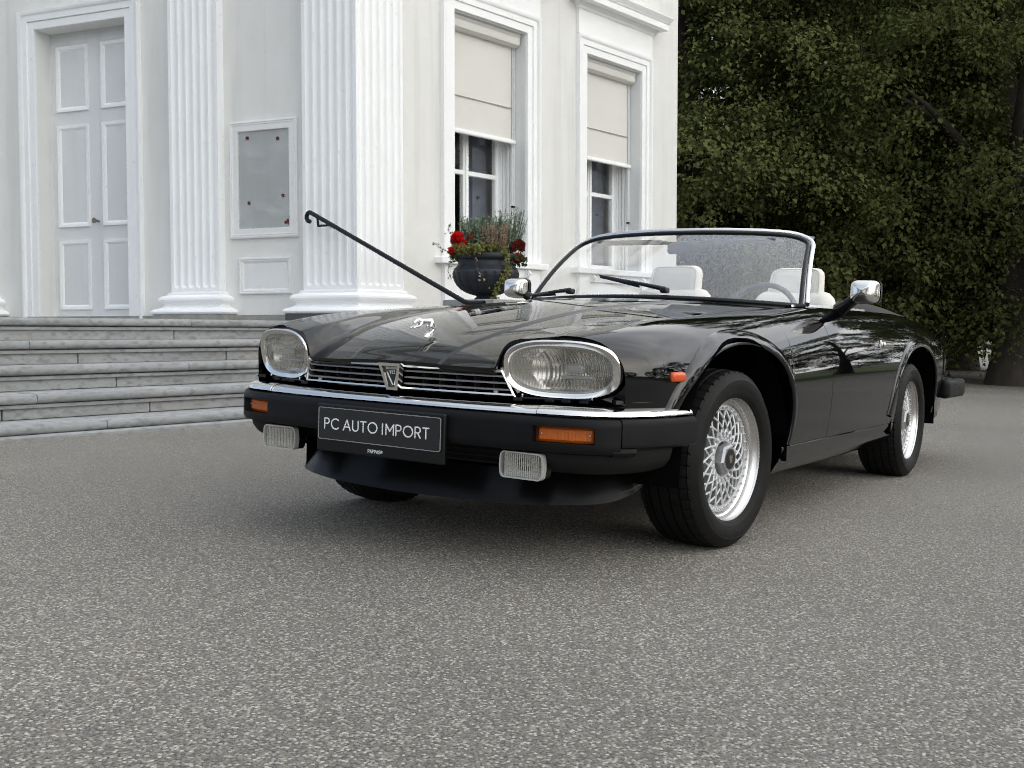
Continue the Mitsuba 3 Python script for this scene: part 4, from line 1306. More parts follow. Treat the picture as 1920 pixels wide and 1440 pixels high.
ZB, ZT = 0.402, 0.502
SG0, SG1 = s_of_x(0.560), s_of_x(0.742)
sL = np.concatenate([np.linspace(0, SG0, 60), np.linspace(SG0, SG1, 14)[1:], np.linspace(SG1, s_of_x(0.800), 12)[1:]])
RP = [(-0.07, ZB - 0.004), (-0.020, ZB - 0.010), (-0.006, ZB - 0.006), (0.0, ZB + 0.006), (0.0, 0.424), (0.0, 0.474), (0.0, ZT - 0.020), (-0.003, ZT - 0.010), (-0.010, ZT - 0.003), (-0.022, ZT), (-0.045, ZT), (-0.045, ZT - 0.03)]
both = []
for sgn in (1, -1):
    both.append(bumper_strip(sL, RP, sgn, cap=False, hole=(SG0 - 1e-4, SG1 + 1e-4, 0.424, 0.474)))
bk = numbered(car + '__front_bumper')
v, f = cat(*both)
scene[bk] = mikit.ply(trimesh.Trimesh(cxf(v), f, process=False), 'm_bumper_plastic', smooth=30)
for sgn in (1, -1):
    s2 = np.linspace(s_of_x(0.800) + 0.003, spl[-1], 40)
    zt2, zb2 = ZT, 0.414
    RP2 = [(-0.06, zb2 - 0.002), (-0.012, zb2 - 0.004), (0.0, zb2 + 0.004), (0.002, zb2 + 0.012), (0.002, zt2 - 0.018), (-0.002, zt2 - 0.006), (-0.012, zt2), (-0.05, zt2), (-0.06, zt2 - 0.03)]
    cpart('end_section', bumper_strip(s2, RP2, sgn), 'bumper_plastic', bk, smooth=30)
    s3 = np.linspace(s_of_x(0.785), s_of_x(0.830), 20)
    RP3 = [(-0.06, 0.386), (-0.020, 0.388), (-0.007, 0.392), (-0.001, 0.402), (-0.003, 0.414), (-0.06, 0.414)]
    cpart('under_moulding', bumper_strip(s3, RP3, sgn), 'bumper_plastic', bk, smooth=30)
    # chrome blade, three pieces
    CP = [(-0.034, 0.5035), (-0.022, 0.504), (-0.018, 0.507), (-0.019, 0.513), (-0.026, 0.521), (-0.040, 0.528), (-0.058, 0.531), (-0.080, 0.531), (-0.080, 0.505)]
    CPe = [(d + 0.004, z + 0.002) for d, z in CP]
    cpart('chrome_end', bumper_strip(np.linspace(s_of_x(0.566), spl[-1] - 0.004, 90), CPe, sgn), 'chrome', bk, smooth=40)
    # indicator recess and lens
    s4 = np.linspace(SG0, SG1, 8)
    walls = []
    inn = 0.030
    for z in (0.424, 0.474):
        walls.append(grid(np.stack([on_bumper(s4, np.full(8, 0.0), z), on_bumper(s4, np.full(8, -inn - 0.004), z)])))
    for s_ in (SG0, SG1):
        walls.append(grid(np.stack([on_bumper(np.array([s_, s_]), np.array([0.0, -inn - 0.004]), z) for z in (0.424, 0.474)])))
    w_ = cat(*walls)
    cpart('indicator_recess', w_ if sgn > 0 else mirror(w_), 'bumper_plastic', bk, smooth=False)
    s5 = np.linspace(SG0 + 0.012, SG1 - 0.004, 40)
    zz = np.linspace(0.426, 0.472, 7)
    rib = -inn + 0.005 + 0.0018 * np.abs(np.sin(np.linspace(0, 15 * np.pi, 40))) 
    P = np.stack([on_bumper(s5, rib - (0.006 if k in (0, 6) else 0), z) for k, z in enumerate(zz)])
    ik = cpart('indicator', grid(P) if sgn > 0 else mirror(grid(P)), 'amber', bk, smooth=30)
    bb = grid(np.stack([on_bumper(np.linspace(SG0, SG1, 8), np.full(8, -inn - 0.003), z) for z in (0.424, 0.474)]))
    cpart('backing', bb if sgn > 0 else mirror(bb), 'amber_dark', ik, smooth=False)
    for s_ in (SG0 + 0.020, SG1 - 0.014):
        c = on_bumper(np.array([s_]), np.array([-inn + 0.008]), 0.449)[0]
        cpart('screw', bx(c[0] * sgn, c[1], c[2], 0.006, 0.004, 0.006, 0.0018), 'alloy_polished', ik, smooth=40)
    # body-side strip above the bumper
    s6 = np.linspace(s_of_x(0.80), spl[-1] - 0.045, 40)
    cpart('upper_trim', bumper_strip(s6, [(-0.075, 0.543), (-0.048, 0.544), (-0.044, 0.549), (-0.048, 0.555), (-0.075, 0.556)], sgn), 'black_satin', bk, smooth=30)
CPc = CP
sc = np.linspace(0, s_of_x(0.566) - 0.004, 60)
v, f = cat(bumper_strip(sc, CPc, 1, cap=False), bumper_strip(sc, CPc, -1, cap=False))
cpart('chrome_blade', (v, f), 'chrome', bk, smooth=40)

for sgn in (1, -1):
    s7 = np.linspace(s_of_x(0.56), float(np.interp(0.20, [0, 1], [spl[-1], spl[-1] - 0.5])), 50)
    cpart('lower_wing', bumper_strip(s7, [(-0.10, 0.50), (-0.028, 0.42), (-0.028, 0.40), (-0.036, 0.37), (-0.055, 0.345), (-0.10, 0.325), (-0.20, 0.318)], sgn, cap=False), 'black_matte', smooth=40)

# number plate
PY = -0.9400
npk = cpart('number_plate', bx(0, PY + 0.008, 0.4075, 0.540, 0.018, 0.160, 0.006), 'black_satin', None, smooth=40)
rr = affinity.translate(sbox(-0.25, -0.045, 0.25, 0.045).buffer(0.010), 0, 0.422)
v, f = va(extrude(rr, 0.004))
flat = lambda v, y: np.stack([v[:, 0], y - v[:, 2], v[:, 1]], 1)
obj('face', (flat(v, PY - 0.001), f), 'plate', npk, xf=cxf)
rim_ = rr.buffer(-0.0015).difference(rr.buffer(-0.0032))
v, f = va(extrude(rim_, 0.0012))
obj('border', (flat(v, PY - 0.005), f), 'print_grey', npk, xf=cxf)
arc = lambda cx, cy, rx, ry, a0, a1, n=24: [(cx + rx * math.cos(t), cy + ry * math.sin(t)) for t in np.radians(np.linspace(a0, a1, n))]
GL = {'P': (0.56, [[(0, 0), (0, 1), (0.30, 1)] + arc(0.30, 0.74, 0.26, 0.26, 90, -90) + [(0, 0.48)]]), 'C': (0.82, [arc(0.50, 0.5, 0.50, 0.5, 48, 312, 40)]), 'A': (0.80, [[(0, 0), (0.40, 1), (0.80, 0)], [(0.13, 0.32), (0.67, 0.32)]]),
      'U': (0.66, [[(0, 1), (0, 0.33)] + arc(0.33, 0.33, 0.33, 0.33, 180, 360) + [(0.66, 1)]]), 'T': (0.62, [[(0, 1), (0.62, 1)], [(0.31, 1), (0.31, 0)]]), 'O': (1.0, [arc(0.5, 0.5, 0.5, 0.5, 0, 360, 48)]), 'I': (0.0, [[(0, 0), (0, 1)]]),
      'M': (0.84, [[(0, 0), (0, 1), (0.42, 0.34), (0.84, 1), (0.84, 0)]]), 'R': (0.57, [[(0, 0), (0, 1), (0.30, 1)] + arc(0.30, 0.74, 0.26, 0.26, 90, -90) + [(0, 0.48)], [(0.26, 0.48), (0.57, 0)]]), ' ': (0.22, [])}
x0, strokes = 0.0, []
for ch in 'PC AUTO IMPORT':
    w_, ls = GL[ch]
    strokes += [[(x0 + a_, b_) for a_, b_ in l_] for l_ in ls]
    x0 += w_ + (0.14 if ch == ' ' else 0.40 if ch == 'I' else 0.27)
sc_ = 0.442 / (x0 - 0.27)
for l_ in strokes:
    l_[:] = [(-0.2305 + a_ * sc_, 0.4055 + b_ * 0.0335) for a_, b_ in l_]
from shapely import union_all
wd = union_all([LineString(l_).buffer(0.0021, quad_segs=4) for l_ in strokes])
tv, tf = va(extrude(wd, 0.001))
obj('lettering', (flat(tv, PY - 0.0052), tf), 'print_white', npk, xf=cxf)
tv, tf = va(meshkit.text_mesh('PAPPAS\u00ae', 0.012, 0.001))
w0 = np.ptp(tv[:, 0])
tv[:, 0] = (tv[:, 0] - tv[:, 0].min()) * (0.062 / w0) - 0.040
tv[:, 1] = tv[:, 1] - tv[:, 1].min() + 0.3385
obj('dealer_lettering', (flat(tv, PY - 0.0012), tf), 'print_white', npk, xf=cxf)

# fog lamps
for sgn in (1, -1):
    FX, FY, FZ = 0.514, -0.856, 0.346
    q = sbox(-0.060, -0.028, 0.060, 0.028).buffer(0.013, quad_segs=6)
    q = Polygon([(x + 0.006 * np.sign(x) * (1 - (z / 0.043) ** 2) * (abs(x) > 0.05), z) for x, z in q.segmentize(0.008).exterior.coords])
    v, f = va(extrude(q.difference(q.buffer(-0.0042)), 0.022))
    fm = lambda v, dy: np.stack([sgn * (v[:, 0] + FX), FY + dy - v[:, 2], v[:, 1] + FZ], 1)
    fk = cpart('fog_lamp', (fm(v, 0.0), f), 'fog_bezel', None, smooth=40)
    v, f = va(extrude(q, 0.030))
    obj('housing', (fm(v * [0.97, 0.97, 1], 0.034), f), 'black_satin', fk, smooth=40, xf=cxf)
    nx, nz = 241, 16
    gx, gzv = np.meshgrid(np.linspace(-0.0665, 0.0665, nx), np.linspace(-0.0365, 0.0365, nz), indexing='ij')
    P = np.stack([sgn * (gx + FX), FY - 0.009 + 0.016 * (1 - (gx / 0.075) ** 2) * (1 - (gzv / 0.045) ** 2), gzv + FZ], -1)
    obj('reflector', grid(P), 'lamp_flute', fk, smooth=60, xf=cxf)
    P = np.stack([sgn * (gx[::8] * 1.05 + FX), FY - 0.0195 + 0 * gx[::8], gzv[::8] + FZ], -1)
    obj('lens', grid(P), 'screen', fk, smooth=False, xf=cxf)
    rb = []
    for q_ in np.linspace(-0.060, 0.060, 17):
        rb.append(tube([[sgn * (q_ + FX), FY - 0.016, FZ - 0.034], [sgn * (q_ + FX), FY - 0.0165, FZ], [sgn * (q_ + FX), FY - 0.016, FZ + 0.034]], 0.0023, 6))
    obj('lens_ribs', cat(*rb), 'ribbed_glass', fk, smooth=True, xf=cxf, kind='stuff')
    for q_, w_ in ((-0.002, 0.010), (0.010, 0.006)):
        obj('bulb', bx(sgn * (FX + q_), FY + 0.008, FZ + 0.002, 0.016, 0.02, w_ + 0.006, 0.003), 'alloy_polished', fk, smooth=40, xf=cxf)
    obj('bracket', bx(sgn * FX, FY + 0.03, FZ + 0.055, 0.03, 0.03, 0.05, 0.004), 'black_satin', fk, smooth=40, xf=cxf)

# valance, air dam
xs_ = np.linspace(-0.70, 0.70, 60)
yv = -0.80 + 0.10 * (np.abs(xs_) / 0.8) ** 3
P = np.stack([np.stack([xs_, yv + d, np.full(60, z)], 1) for d, z in ((0.03, 0.505), (0.03, 0.50), (0.03, 0.40), (0.07, 0.355), (0.09, 0.315))])
cpart('valance', grid(P), 'black_matte', smooth=30)
for k in range(4):
    xs2 = np.linspace(-0.42, 0.42, 20)
    cpart('valance_slat', tube(np.stack([xs2, -0.785 + 0.03 * (xs2 / 0.5) ** 2, np.full(20, 0.385 - 0.018 * k)], 1), 0.004, 6), 'black_matte', smooth=True)
ad = PC([0, 0.3, 0.45, 0.55, 0.62, 0.665, 0.695], [-0.815, -0.788, -0.748, -0.697, -0.632, -0.550, -0.455])
uu = np.concatenate([-np.linspace(0, 1, 50)[:0:-1], np.linspace(0, 1, 50)])
xq = 0.695 * np.sign(uu) * (1 - (1 - np.abs(uu)) ** 1.5)
yq = ad(np.abs(xq))
zt = 0.316 + 0.020 * np.abs(uu) ** 3
zb_ = 0.207 + 0.020 * np.abs(uu) ** 2 + 0.070 * np.clip((np.abs(uu) - 0.74) / 0.26, 0, 1) ** 2.4
P = []
for t in np.linspace(0, 1, 14):
    fl = 0.026 * t ** 1.6 - 0.022 * (1 - t) ** 1.5
    nx_ = 0.8 * np.sign(xq) * np.abs(xq / 0.69) ** 3
    P.append(np.stack([xq + 0.030 + nx_ * fl, yq - fl * (1 - 0.6 * np.abs(uu) ** 3), zt + (zb_ - zt) * t], 1))
P.append(P[-1] + [0, 0.008, 0.002])
P.append(P[-1] + [0, 0.01, 0.02])
cpart('air_dam', grid(np.array(P)), 'dam', smooth=40)

# underbody, wheel wells
und = [bx(0, 1.5, 0.27, 1.10, 4.4, 0.12), bx(0, 1.30, 0.30, 1.50, 1.5, 0.14), bx(0, 1.55, 0.60, 1.05, 4.1, 0.10), bx(0, -0.50, 0.42, 0.9, 0.3, 0.20)]
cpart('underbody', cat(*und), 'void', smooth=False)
for y0 in (0.0, 2.591):
    for s in (-1, 1):
        t = np.linspace(-0.05, np.pi + 0.05, 30)
        P = np.stack([np.stack([np.full(30, s * x), y0 - 0.02 + 0.50 * np.cos(t), 0.30 + 0.455 * np.sin(t)], 1) for x in (0.875, 0.54)])
        P = np.concatenate([P, (P[-1:] * [1, 0, 0] + [0, y0, 0.32])], 0)
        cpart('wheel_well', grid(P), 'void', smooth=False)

# ------------------------------------------------------------------ wheels
def wheel_meshes():
    R0 = 0.320
    out = {}
    # tyre cross-section (radius, x): x = 0 is the wheel centre plane, + is outside
    sw = [(0.218, 0.098), (0.226, 0.106), (0.236, 0.111), (0.238, 0.1122), (0.240, 0.1120), (0.252, 0.1165), (0.268, 0.1180), (0.279, 0.1165), (0.2805, 0.1172), (0.2825, 0.1165), (0.290, 0.1115), (0.2985, 0.106), (0.3065, 0.099), (0.3125, 0.0925)]
    grooves = [-0.060, -0.022, 0.018, 0.056]
    tr_ = []
    for x in np.linspace(0.088, -0.088, 89):
        r_ = 0.3185 - 0.010 * (abs(x) / 0.09) ** 4
        if any(abs(x - g_) < 0.0040 for g_ in grooves):
            r_ -= 0.0075
        tr_.append((r_, x))
    prof = sw + tr_ + [(r_, -x) for r_, x in sw[::-1]]
    # shoulder ring details
    prof = [(r_, x) for r_, x in prof]
    n = 288
    a = np.arange(n) * 2 * np.pi / n
    P = np.zeros((len(prof), n, 3))
    for i, (r_, x) in enumerate(prof):
        rr_ = np.full(n, r_)
        if 0.058 < abs(x) < 0.0985 and r_ > 0.300:      # lateral sipes on the shoulders
            rr_ = rr_ - 0.0045 * ((np.arange(n) % 6) == 0)
        elif 0.021 < x < 0.054 and abs(r_ - 0.3185) < 0.004:
            rr_ = rr_ - 0.003 * ((np.arange(n) % 6) == 3)
        P[i, :, 0] = x
        P[i, :, 1] = rr_ * np.cos(a)
        P[i, :, 2] = rr_ * np.sin(a)
    out['tyre'] = grid(P, flip=True, wrap=True)
    lip = [(0.206, 0.090), (0.210, 0.100), (0.2185, 0.104), (0.2205, 0.101), (0.2195, 0.0975), (0.2150, 0.0965), (0.2115, 0.0925), (0.2085, 0.083), (0.203, 0.076), (0.199, 0.070), (0.197, 0.060), (0.192, 0.056), (0.1885, 0.0545), (0.178, 0.0545), (0.176, 0.050)]
    lp = [(r_, x) for r_, x in lip]
    v, f = lathe([(r_, x) for r_, x in lp], 120, 'x')
    out['rim'] = (v, f)
    out['barrel'] = lathe([(0.182, 0.050), (0.184, 0.0), (0.186, -0.06), (0.200, -0.10)], 90, 'x')
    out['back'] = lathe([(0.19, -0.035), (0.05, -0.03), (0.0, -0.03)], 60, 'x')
    ring = lathe([(0.181, 0.0545), (0.1795, 0.0585), (0.1640, 0.0585), (0.1615, 0.054), (0.1600, 0.040), (0.166, 0.036), (0.181, 0.040)], 120, 'x')
    out['ring'] = ring
    bolts = []
    for k in range(36):
        t = 2 * np.pi * (k + 0.5) / 36
        b = lathe([(0.0, 0.0085), (0.0026, 0.0085), (0.0038, 0.006), (0.0038, 0.0), (0.0042, -0.002)], 8, 'x')
        v = b[0] + [0.0585, 0.1715 * math.cos(t), 0.1715 * math.sin(t)]
        bolts.append((v, b[1]))
    out['bolts'] = cat(*bolts)
    sp_ = []
    N = 20
    for k in range(N):
        for s in (-1, 1):
            a0 = 2 * np.pi * k / N + (0 if s > 0 else 0.0)
            u = np.linspace(0, 1, 12)
            r_ = 0.066 + (0.1625 - 0.066) * u
            th = a0 + s * (2 * np.pi / N) * (1.75 * u ** 0.85 - 0.25)
            x = 0.060 - 0.010 * u + 0.008 * np.sin(u * np.pi) + (0.0015 if s > 0 else -0.0015)
            wv = 0.0046 - 0.0009 * np.sin(u * np.pi)
            pts = np.stack([x, r_ * np.cos(th), r_ * np.sin(th)], 1)
            sp_.append(tube(pts, wv, 8))
    out['spokes'] = cat(*sp_)
    hubs = [lathe([(0.082, 0.030), (0.082, 0.052), (0.074, 0.060), (0.060, 0.062), (0.055, 0.050)], 72, 'x')]
    for k in range(N):
        t = 2 * np.pi * k / N
        q = bx(0, 0, 0, 0.020, 0.016, 0.0125, 0.003)
        ca, sa = math.cos(t), math.sin(t)
        v = q[0]
        v = np.stack([v[:, 0] + 0.058, (v[:, 1] + 0.078) * ca - v[:, 2] * sa, (v[:, 1] + 0.078) * sa + v[:, 2] * ca], 1)
        hubs.append((v, q[1]))
        for rad_, sc_ in ((0.094, 0.7),):
            t2 = t + np.pi / N
            ca2, sa2 = math.cos(t2), math.sin(t2)
            v2 = q[0] * [0.8, 0.75, 0.7]
            v2 = np.stack([v2[:, 0] + 0.059, (v2[:, 1] + rad_) * ca2 - v2[:, 2] * sa2, (v2[:, 1] + rad_) * sa2 + v2[:, 2] * ca2], 1)
            hubs.append((v2, q[1]))
    out['hub'] = cat(*hubs)
    hexa = Manifold.hull_points(np.array([[x, r_ * math.cos(t), r_ * math.sin(t)] for x, r_ in ((0.055, 0.056), (0.082, 0.056), (0.090, 0.048)) for t in np.arange(6) * np.pi / 3 + 0.2]))
    out['cap'] = va(hexa)
    out['emblem'] = lathe([(0.0, 0.0920), (0.034, 0.0920), (0.037, 0.0905), (0.0375, 0.088)], 40, 'x')
    # a small stylised cat's head on the cap
    out['mark'] = cat(*[(lambda q: (np.stack([0.0922 + q[0][:, 2], q[0][:, 0], q[0][:, 1]], 1), q[1]))(va(extrude(p, 0.0012)))
                        for p in (Polygon([(-0.012, 0.010), (-0.008, 0.016), (-0.003, 0.012), (0.003, 0.012), (0.008, 0.016), (0.012, 0.010), (0.010, -0.004), (0.005, -0.014), (-0.005, -0.014), (-0.010, -0.004)]),)])
    return out


WM = wheel_meshes()
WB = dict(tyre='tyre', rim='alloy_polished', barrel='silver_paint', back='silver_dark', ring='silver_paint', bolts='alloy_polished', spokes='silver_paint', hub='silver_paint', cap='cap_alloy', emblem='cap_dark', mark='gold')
for y0 in (0.0, 2.591):
    for s in (1, -1):
        ang = math.radians(-5.2) if y0 == 0 else 0.0
        ca, sa = math.cos(ang), math.sin(ang)

        def wxf(v, s=s, y0=y0, rad=None):
            p = np.asarray(v, float) * ([s, 1, 1] if rad is None else [s, rad, rad])
            p = np.stack([p[:, 0] * ca - p[:, 1] * sa, p[:, 0] * sa + p[:, 1] * ca, p[:, 2]], 1)
            p = p + [s * 0.746, y0, 0.3155]
            p[:, 2] = np.where(p[:, 2] < 0.001, 0.001, p[:, 2])
            return cxf(p, False)
        wk = numbered(car + '__wheel')
        for nme, mm in WM.items():
            m = mm if s > 0 else (mm[0], mm[1][:, ::-1])
            sm = {'tyre': 30, 'cap': False, 'hub': 40, 'bolts': 40, 'mark': False}.get(nme, 40)
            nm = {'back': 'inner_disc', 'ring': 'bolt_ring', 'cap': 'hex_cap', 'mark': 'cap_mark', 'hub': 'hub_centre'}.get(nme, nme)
            kw = {'kind': 'stuff'} if nme in ('bolts', 'spokes') else {}
            if nme == 'tyre':
                v, f = m
                scene[wk] = mikit.ply(trimesh.Trimesh(wxf(v), f, process=False), 'm_tyre', smooth=30)
            else:
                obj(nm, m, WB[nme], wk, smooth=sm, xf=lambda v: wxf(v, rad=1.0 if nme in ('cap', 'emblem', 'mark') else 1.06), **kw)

# ------------------------------------------------------------------ windscreen, wipers, mirrors
def ws(s, t, bow=0.02):
    """s across (-1..1, right of the car is negative), t from base 0 to header 1."""
    s, t = np.broadcast_arrays(np.asarray(s, float), np.asarray(t, float))
    B = np.stack([0.725 * s, 0.855 + 0.225 * s ** 2, 0.926 - 0.024 * s ** 2], -1)
    H = np.stack([0.628 * s, 1.325 + 0.130 * s ** 2, 1.268 - 0.020 * s ** 4 - 0.006 * s ** 2], -1)
    p = B + (H - B) * t[..., None]
    return p + np.stack([s * 0, -bow * np.sin(t * np.pi), bow * 0.8 * np.sin(t * np.pi)], -1)


sg, tg_ = np.meshgrid(np.linspace(-1, 1, 60), np.linspace(0.0, 1, 30), indexing='ij')
wk = cpart('windscreen', grid(ws(sg, tg_)), 'coated_screen', smooth=True)


def edge_strip(path, inward, prof):
    P = np.stack([path + inward * d + o for d, o in prof])
    return P


# frame: pillars and header as one bent rail
tt = np.linspace(-0.02, 0.93, 26)
right = ws(np.full(26, -1.0), tt)
corner_s = np.linspace(-1, 1, 60)
cr = []
for s in corner_s:
    cr.append(ws(s, 1.0))
path = np.concatenate([right, np.array(cr)[3:-3], ws(np.full(26, 1.0), tt)[::-1]])
path = gaussian_filter1d(path, 1.6, axis=0, mode='nearest')
cpart('frame', tube(path + [0, 0.012, 0.004], 0.0125, 12), 'chrome', wk, smooth=True)
inner = gaussian_filter1d(np.concatenate([ws(np.full(26, -0.975), tt), ws(corner_s[4:-4], np.full(52, 0.965)), ws(np.full(26, 0.975), tt)[::-1]]), 1.6, axis=0, mode='nearest')
cpart('seal', tube(inner + [0, -0.002, 0], 0.0105, 8), 'black_satin', wk, smooth=True)
low = ws(np.linspace(-1.0, 1.0, 60), np.full(60, -0.01))
cpart('lower_seal', tube(low + [0, -0.008, 0.0], 0.0125, 8), 'black_satin', wk, smooth=True)
# cowl with louvre ribs between bonnet and glass
cw = []
xs_ = np.linspace(-0.66, 0.66, 60)
yb = 0.812 + 0.10 * (xs_ / 0.65) ** 2
zb2 = body(yb, np.interp(np.abs(xs_), np.linspace(0, 0.655, NH), np.arange(NH)))[:, 2]
gl = ws(xs_ / 0.725, np.zeros(60))
P = np.stack([np.stack([xs_, yb - 0.004, zb2 - 0.018], 1), np.stack([xs_, yb + 0.01, zb2 - 0.012], 1), gl + [0, -0.006, -0.004], gl + [0, 0.05, -0.02]])
cpart('cowl', grid(P), 'black_satin', smooth=30)
for k in range(46):
    x0 = -0.36 + 0.0165 * k
    if abs(x0) > 0.6:
        continue
    y0 = 0.812 + 0.10 * (x0 / 0.65) ** 2
    z0 = float(np.interp(x0, xs_, zb2))
    g0 = ws(x0 / 0.725, 0.0)
    cw.append(bx(x0, (y0 + float(g0[1])) / 2 + 0.002, z0 - 0.002, 0.007, max(0.02, float(g0[1]) - y0 - 0.006), 0.012, 0.002))
cpart('cowl_louvres', cat(*cw), 'black_satin', smooth=40, kind='stuff')


def wiper(p0s, p0t, p1s, p1t):
    u = np.linspace(0, 1, 14)
    s, t = p0s + (p1s - p0s) * u, p0t + (p1t - p0t) * u
    g = ws(s, t)
    lift = np.array([0, -0.022, 0.018])
    arm = g + lift * (1.25 - 0.8 * u[:, None])
    k = cpart('wiper', tube(arm[:9], np.linspace(0.0165, 0.0085, 9), 8, flat=0.7), 'black_satin', wk, smooth=40)
    cpart('pivot', bx(arm[0][0], arm[0][1] + 0.005, arm[0][2] - 0.006, 0.034, 0.045, 0.026, 0.008), 'black_satin', k, smooth=40)
    b0 = ws(p0s + (p1s - p0s) * 0.40, p0t + (p1t - p0t) * 0.40 + 0.00)
    bs = np.linspace(0.36, 1.0, 16)
    bl_ = ws(p0s + (p1s - p0s) * bs, p0t + (p1t - p0t) * bs - 0.012)
    cpart('blade', tube(bl_ + lift * 0.35, 0.0045, 6), 'black_satin', k, smooth=True)
    cpart('bridge', tube(bl_ + lift * 0.75, np.interp(bs, [0.36, 0.6, 1.0], [0.005, 0.0115, 0.005]), 6), 'black_satin', k, smooth=True)


wiper(0.20, 0.035, -0.36, 0.245)
wiper(-0.53, 0.03, -0.99, 0.055)

for sgn in (-1, 1):
    MX, MY, MZ = sgn * 0.930, 1.27, 0.976
    sh = []
    a = np.arange(40) * 2 * np.pi / 40
    se = lambda w, h, p=4.5: np.stack([w * np.sign(np.cos(a)) * np.abs(np.cos(a)) ** (2 / p), h * np.sign(np.sin(a)) * np.abs(np.sin(a)) ** (2 / p)], 1)
    P = []
    for d, k in ((-0.070, 0.05), (-0.068, 0.45), (-0.060, 0.70), (-0.045, 0.88), (-0.02, 0.98), (0.0, 1.0), (0.022, 0.98)):
        o = se(0.062 * k, 0.052 * k)
        P.append(np.stack([o[:, 0] + MX, np.full(40, d) + MY, o[:, 1] + MZ], 1))
    mk_ = cpart('door_mirror', grid(np.array(P), wrap=True), 'chrome', smooth=50)
    P = []
    for d, k in ((0.016, 1.03), (0.040, 1.03), (0.046, 0.98), (0.046, 0.88), (0.03, 0.86)):
        o = se(0.062 * k, 0.052 * k)
        P.append(np.stack([o[:, 0] + MX, np.full(40, d) + MY, o[:, 1] + MZ], 1))
    cpart('rim', grid(np.array(P), wrap=True), 'black_satin', mk_, smooth=40)
    o = se(0.053, 0.045)
    cpart('glass', (np.vstack([np.stack([o[:, 0] + MX, np.full(40, 0.034 + MY), o[:, 1] + MZ], 1), [[MX, 0.034 + MY, MZ]]]), np.array([[i, (i + 1) % 40, 40] for i in range(40)])), 'alloy_polished', mk_, smooth=False)
    cpart('stalk', tube([[sgn * 0.80, MY + 0.06, 0.895], [sgn * 0.84, MY + 0.03, 0.915], [sgn * 0.885, MY + 0.01, 0.945]], [0.035, 0.028, 0.024], 10), 'black_satin', mk_, smooth=40)

# ------------------------------------------------------------------ cabin
cpart('dashboard', cat(bx(0, 1.22, 0.83, 1.34, 0.42, 0.13, 0.05), bx(0.37, 1.36, 0.885, 0.36, 0.16, 0.07, 0.03)), 'dash', smooth=40)
cpart('cabin_tub', cat(bx(0, 1.85, 0.37, 1.36, 1.7, 0.05), bx(0.70, 1.75, 0.66, 0.04, 1.55, 0.40), bx(-0.70, 1.75, 0.66, 0.04, 1.55, 0.40), bx(0, 1.7, 0.50, 0.24, 1.2, 0.24, 0.03), bx(0, 2.46, 0.62, 1.36, 0.06, 0.54), bx(0, 2.52, 0.86, 1.4, 0.2, 0.1, 0.03)), 'leather', smooth=40)


def seat(label, x0, y0):
    k = numbered(car + '__seat')
    bk_ = bx(x0, y0 + 0.03, 0.70, 0.50, 0.17, 0.62, 0.075)
    v = bk_[0]
    v[:, 1] += (v[:, 2] - 0.4) * 0.30
    v[:, 0] = x0 + (v[:, 0] - x0) * np.interp(v[:, 2], [0.4, 0.75, 1.0], [1.0, 1.0, 0.86])
    scene[k] = mikit.ply(trimesh.Trimesh(cxf(v), bk_[1], process=False), 'm_leather', smooth=50)
    labels[k] = {'label': label}
    hd = bx(x0, y0 + 0.215, 1.050, 0.295, 0.105, 0.175, 0.045)
    v = hd[0]
    v[:, 1] += (v[:, 2] - 1.0) * 0.30
    v[:, 0] = x0 + (v[:, 0] - x0) * np.interp(v[:, 2], [0.96, 1.14], [1.03, 0.93])
    cpart('headrest', (v, hd[1]), 'leather', k, smooth=60)
    t_ = np.arange(41) * 2 * np.pi / 40
    ex = np.stack([x0 + 0.138 * np.sign(np.cos(t_)) * np.abs(np.cos(t_)) ** 0.35, np.full(41, y0 + 0.163), 1.050 + 0.078 * np.sign(np.sin(t_)) * np.abs(np.sin(t_)) ** 0.35], 1)
    ex[:, 1] += (ex[:, 2] - 1.0) * 0.30
    ex[:, 0] = x0 + (ex[:, 0] - x0) * np.interp(ex[:, 2], [0.96, 1.14], [1.03, 0.93])
    cpart('piping', tube(ex, 0.0042, 6, caps=False), 'leather', k, smooth=True)
    cpart('cushion', bx(x0, y0 - 0.24, 0.47, 0.50, 0.50, 0.16, 0.06), 'leather', k, smooth=50)


seat('cream leather passenger seat', -0.275, 1.66)
seat('cream leather driver seat set further back', 0.335, 1.88)
a = np.linspace(0, 2 * np.pi, 49)
c0 = np.array([0.365, 1.47, 0.845])
e1, e2 = np.array([1.0, 0, 0]), np.array([0, 0.38, 0.925])
sw_ = cpart('steering_wheel', tube(c0 + 0.185 * (np.cos(a)[:, None] * e1 + np.sin(a)[:, None] * e2), 0.0135, 10, caps=False), 'dash', smooth=True)
cpart('spoke', cat(tube([c0, c0 + e1 * 0.18], 0.012, 8), tube([c0, c0 - e1 * 0.18], 0.012, 8), tube([c0, c0 - e2 * 0.18], 0.012, 8), bx(*c0, 0.15, 0.05, 0.11, 0.02)), 'dash', sw_, smooth=40)
rv_ = ws(0.02, 0.86) + np.array([0, 0.05, -0.02])
cpart('rear_view_mirror', bx(rv_[0] + 0.03, rv_[1] + 0.03, rv_[2] - 0.02, 0.235, 0.03, 0.062, 0.014), 'black_satin', None, smooth=40)
for s in (-1, 1):
    cpart('sun_visor', bx(s * 0.30, 1.395, 1.222, 0.36, 0.13, 0.016, 0.007), 'dash', None, smooth=40)

# ------------------------------------------------------------------ trees


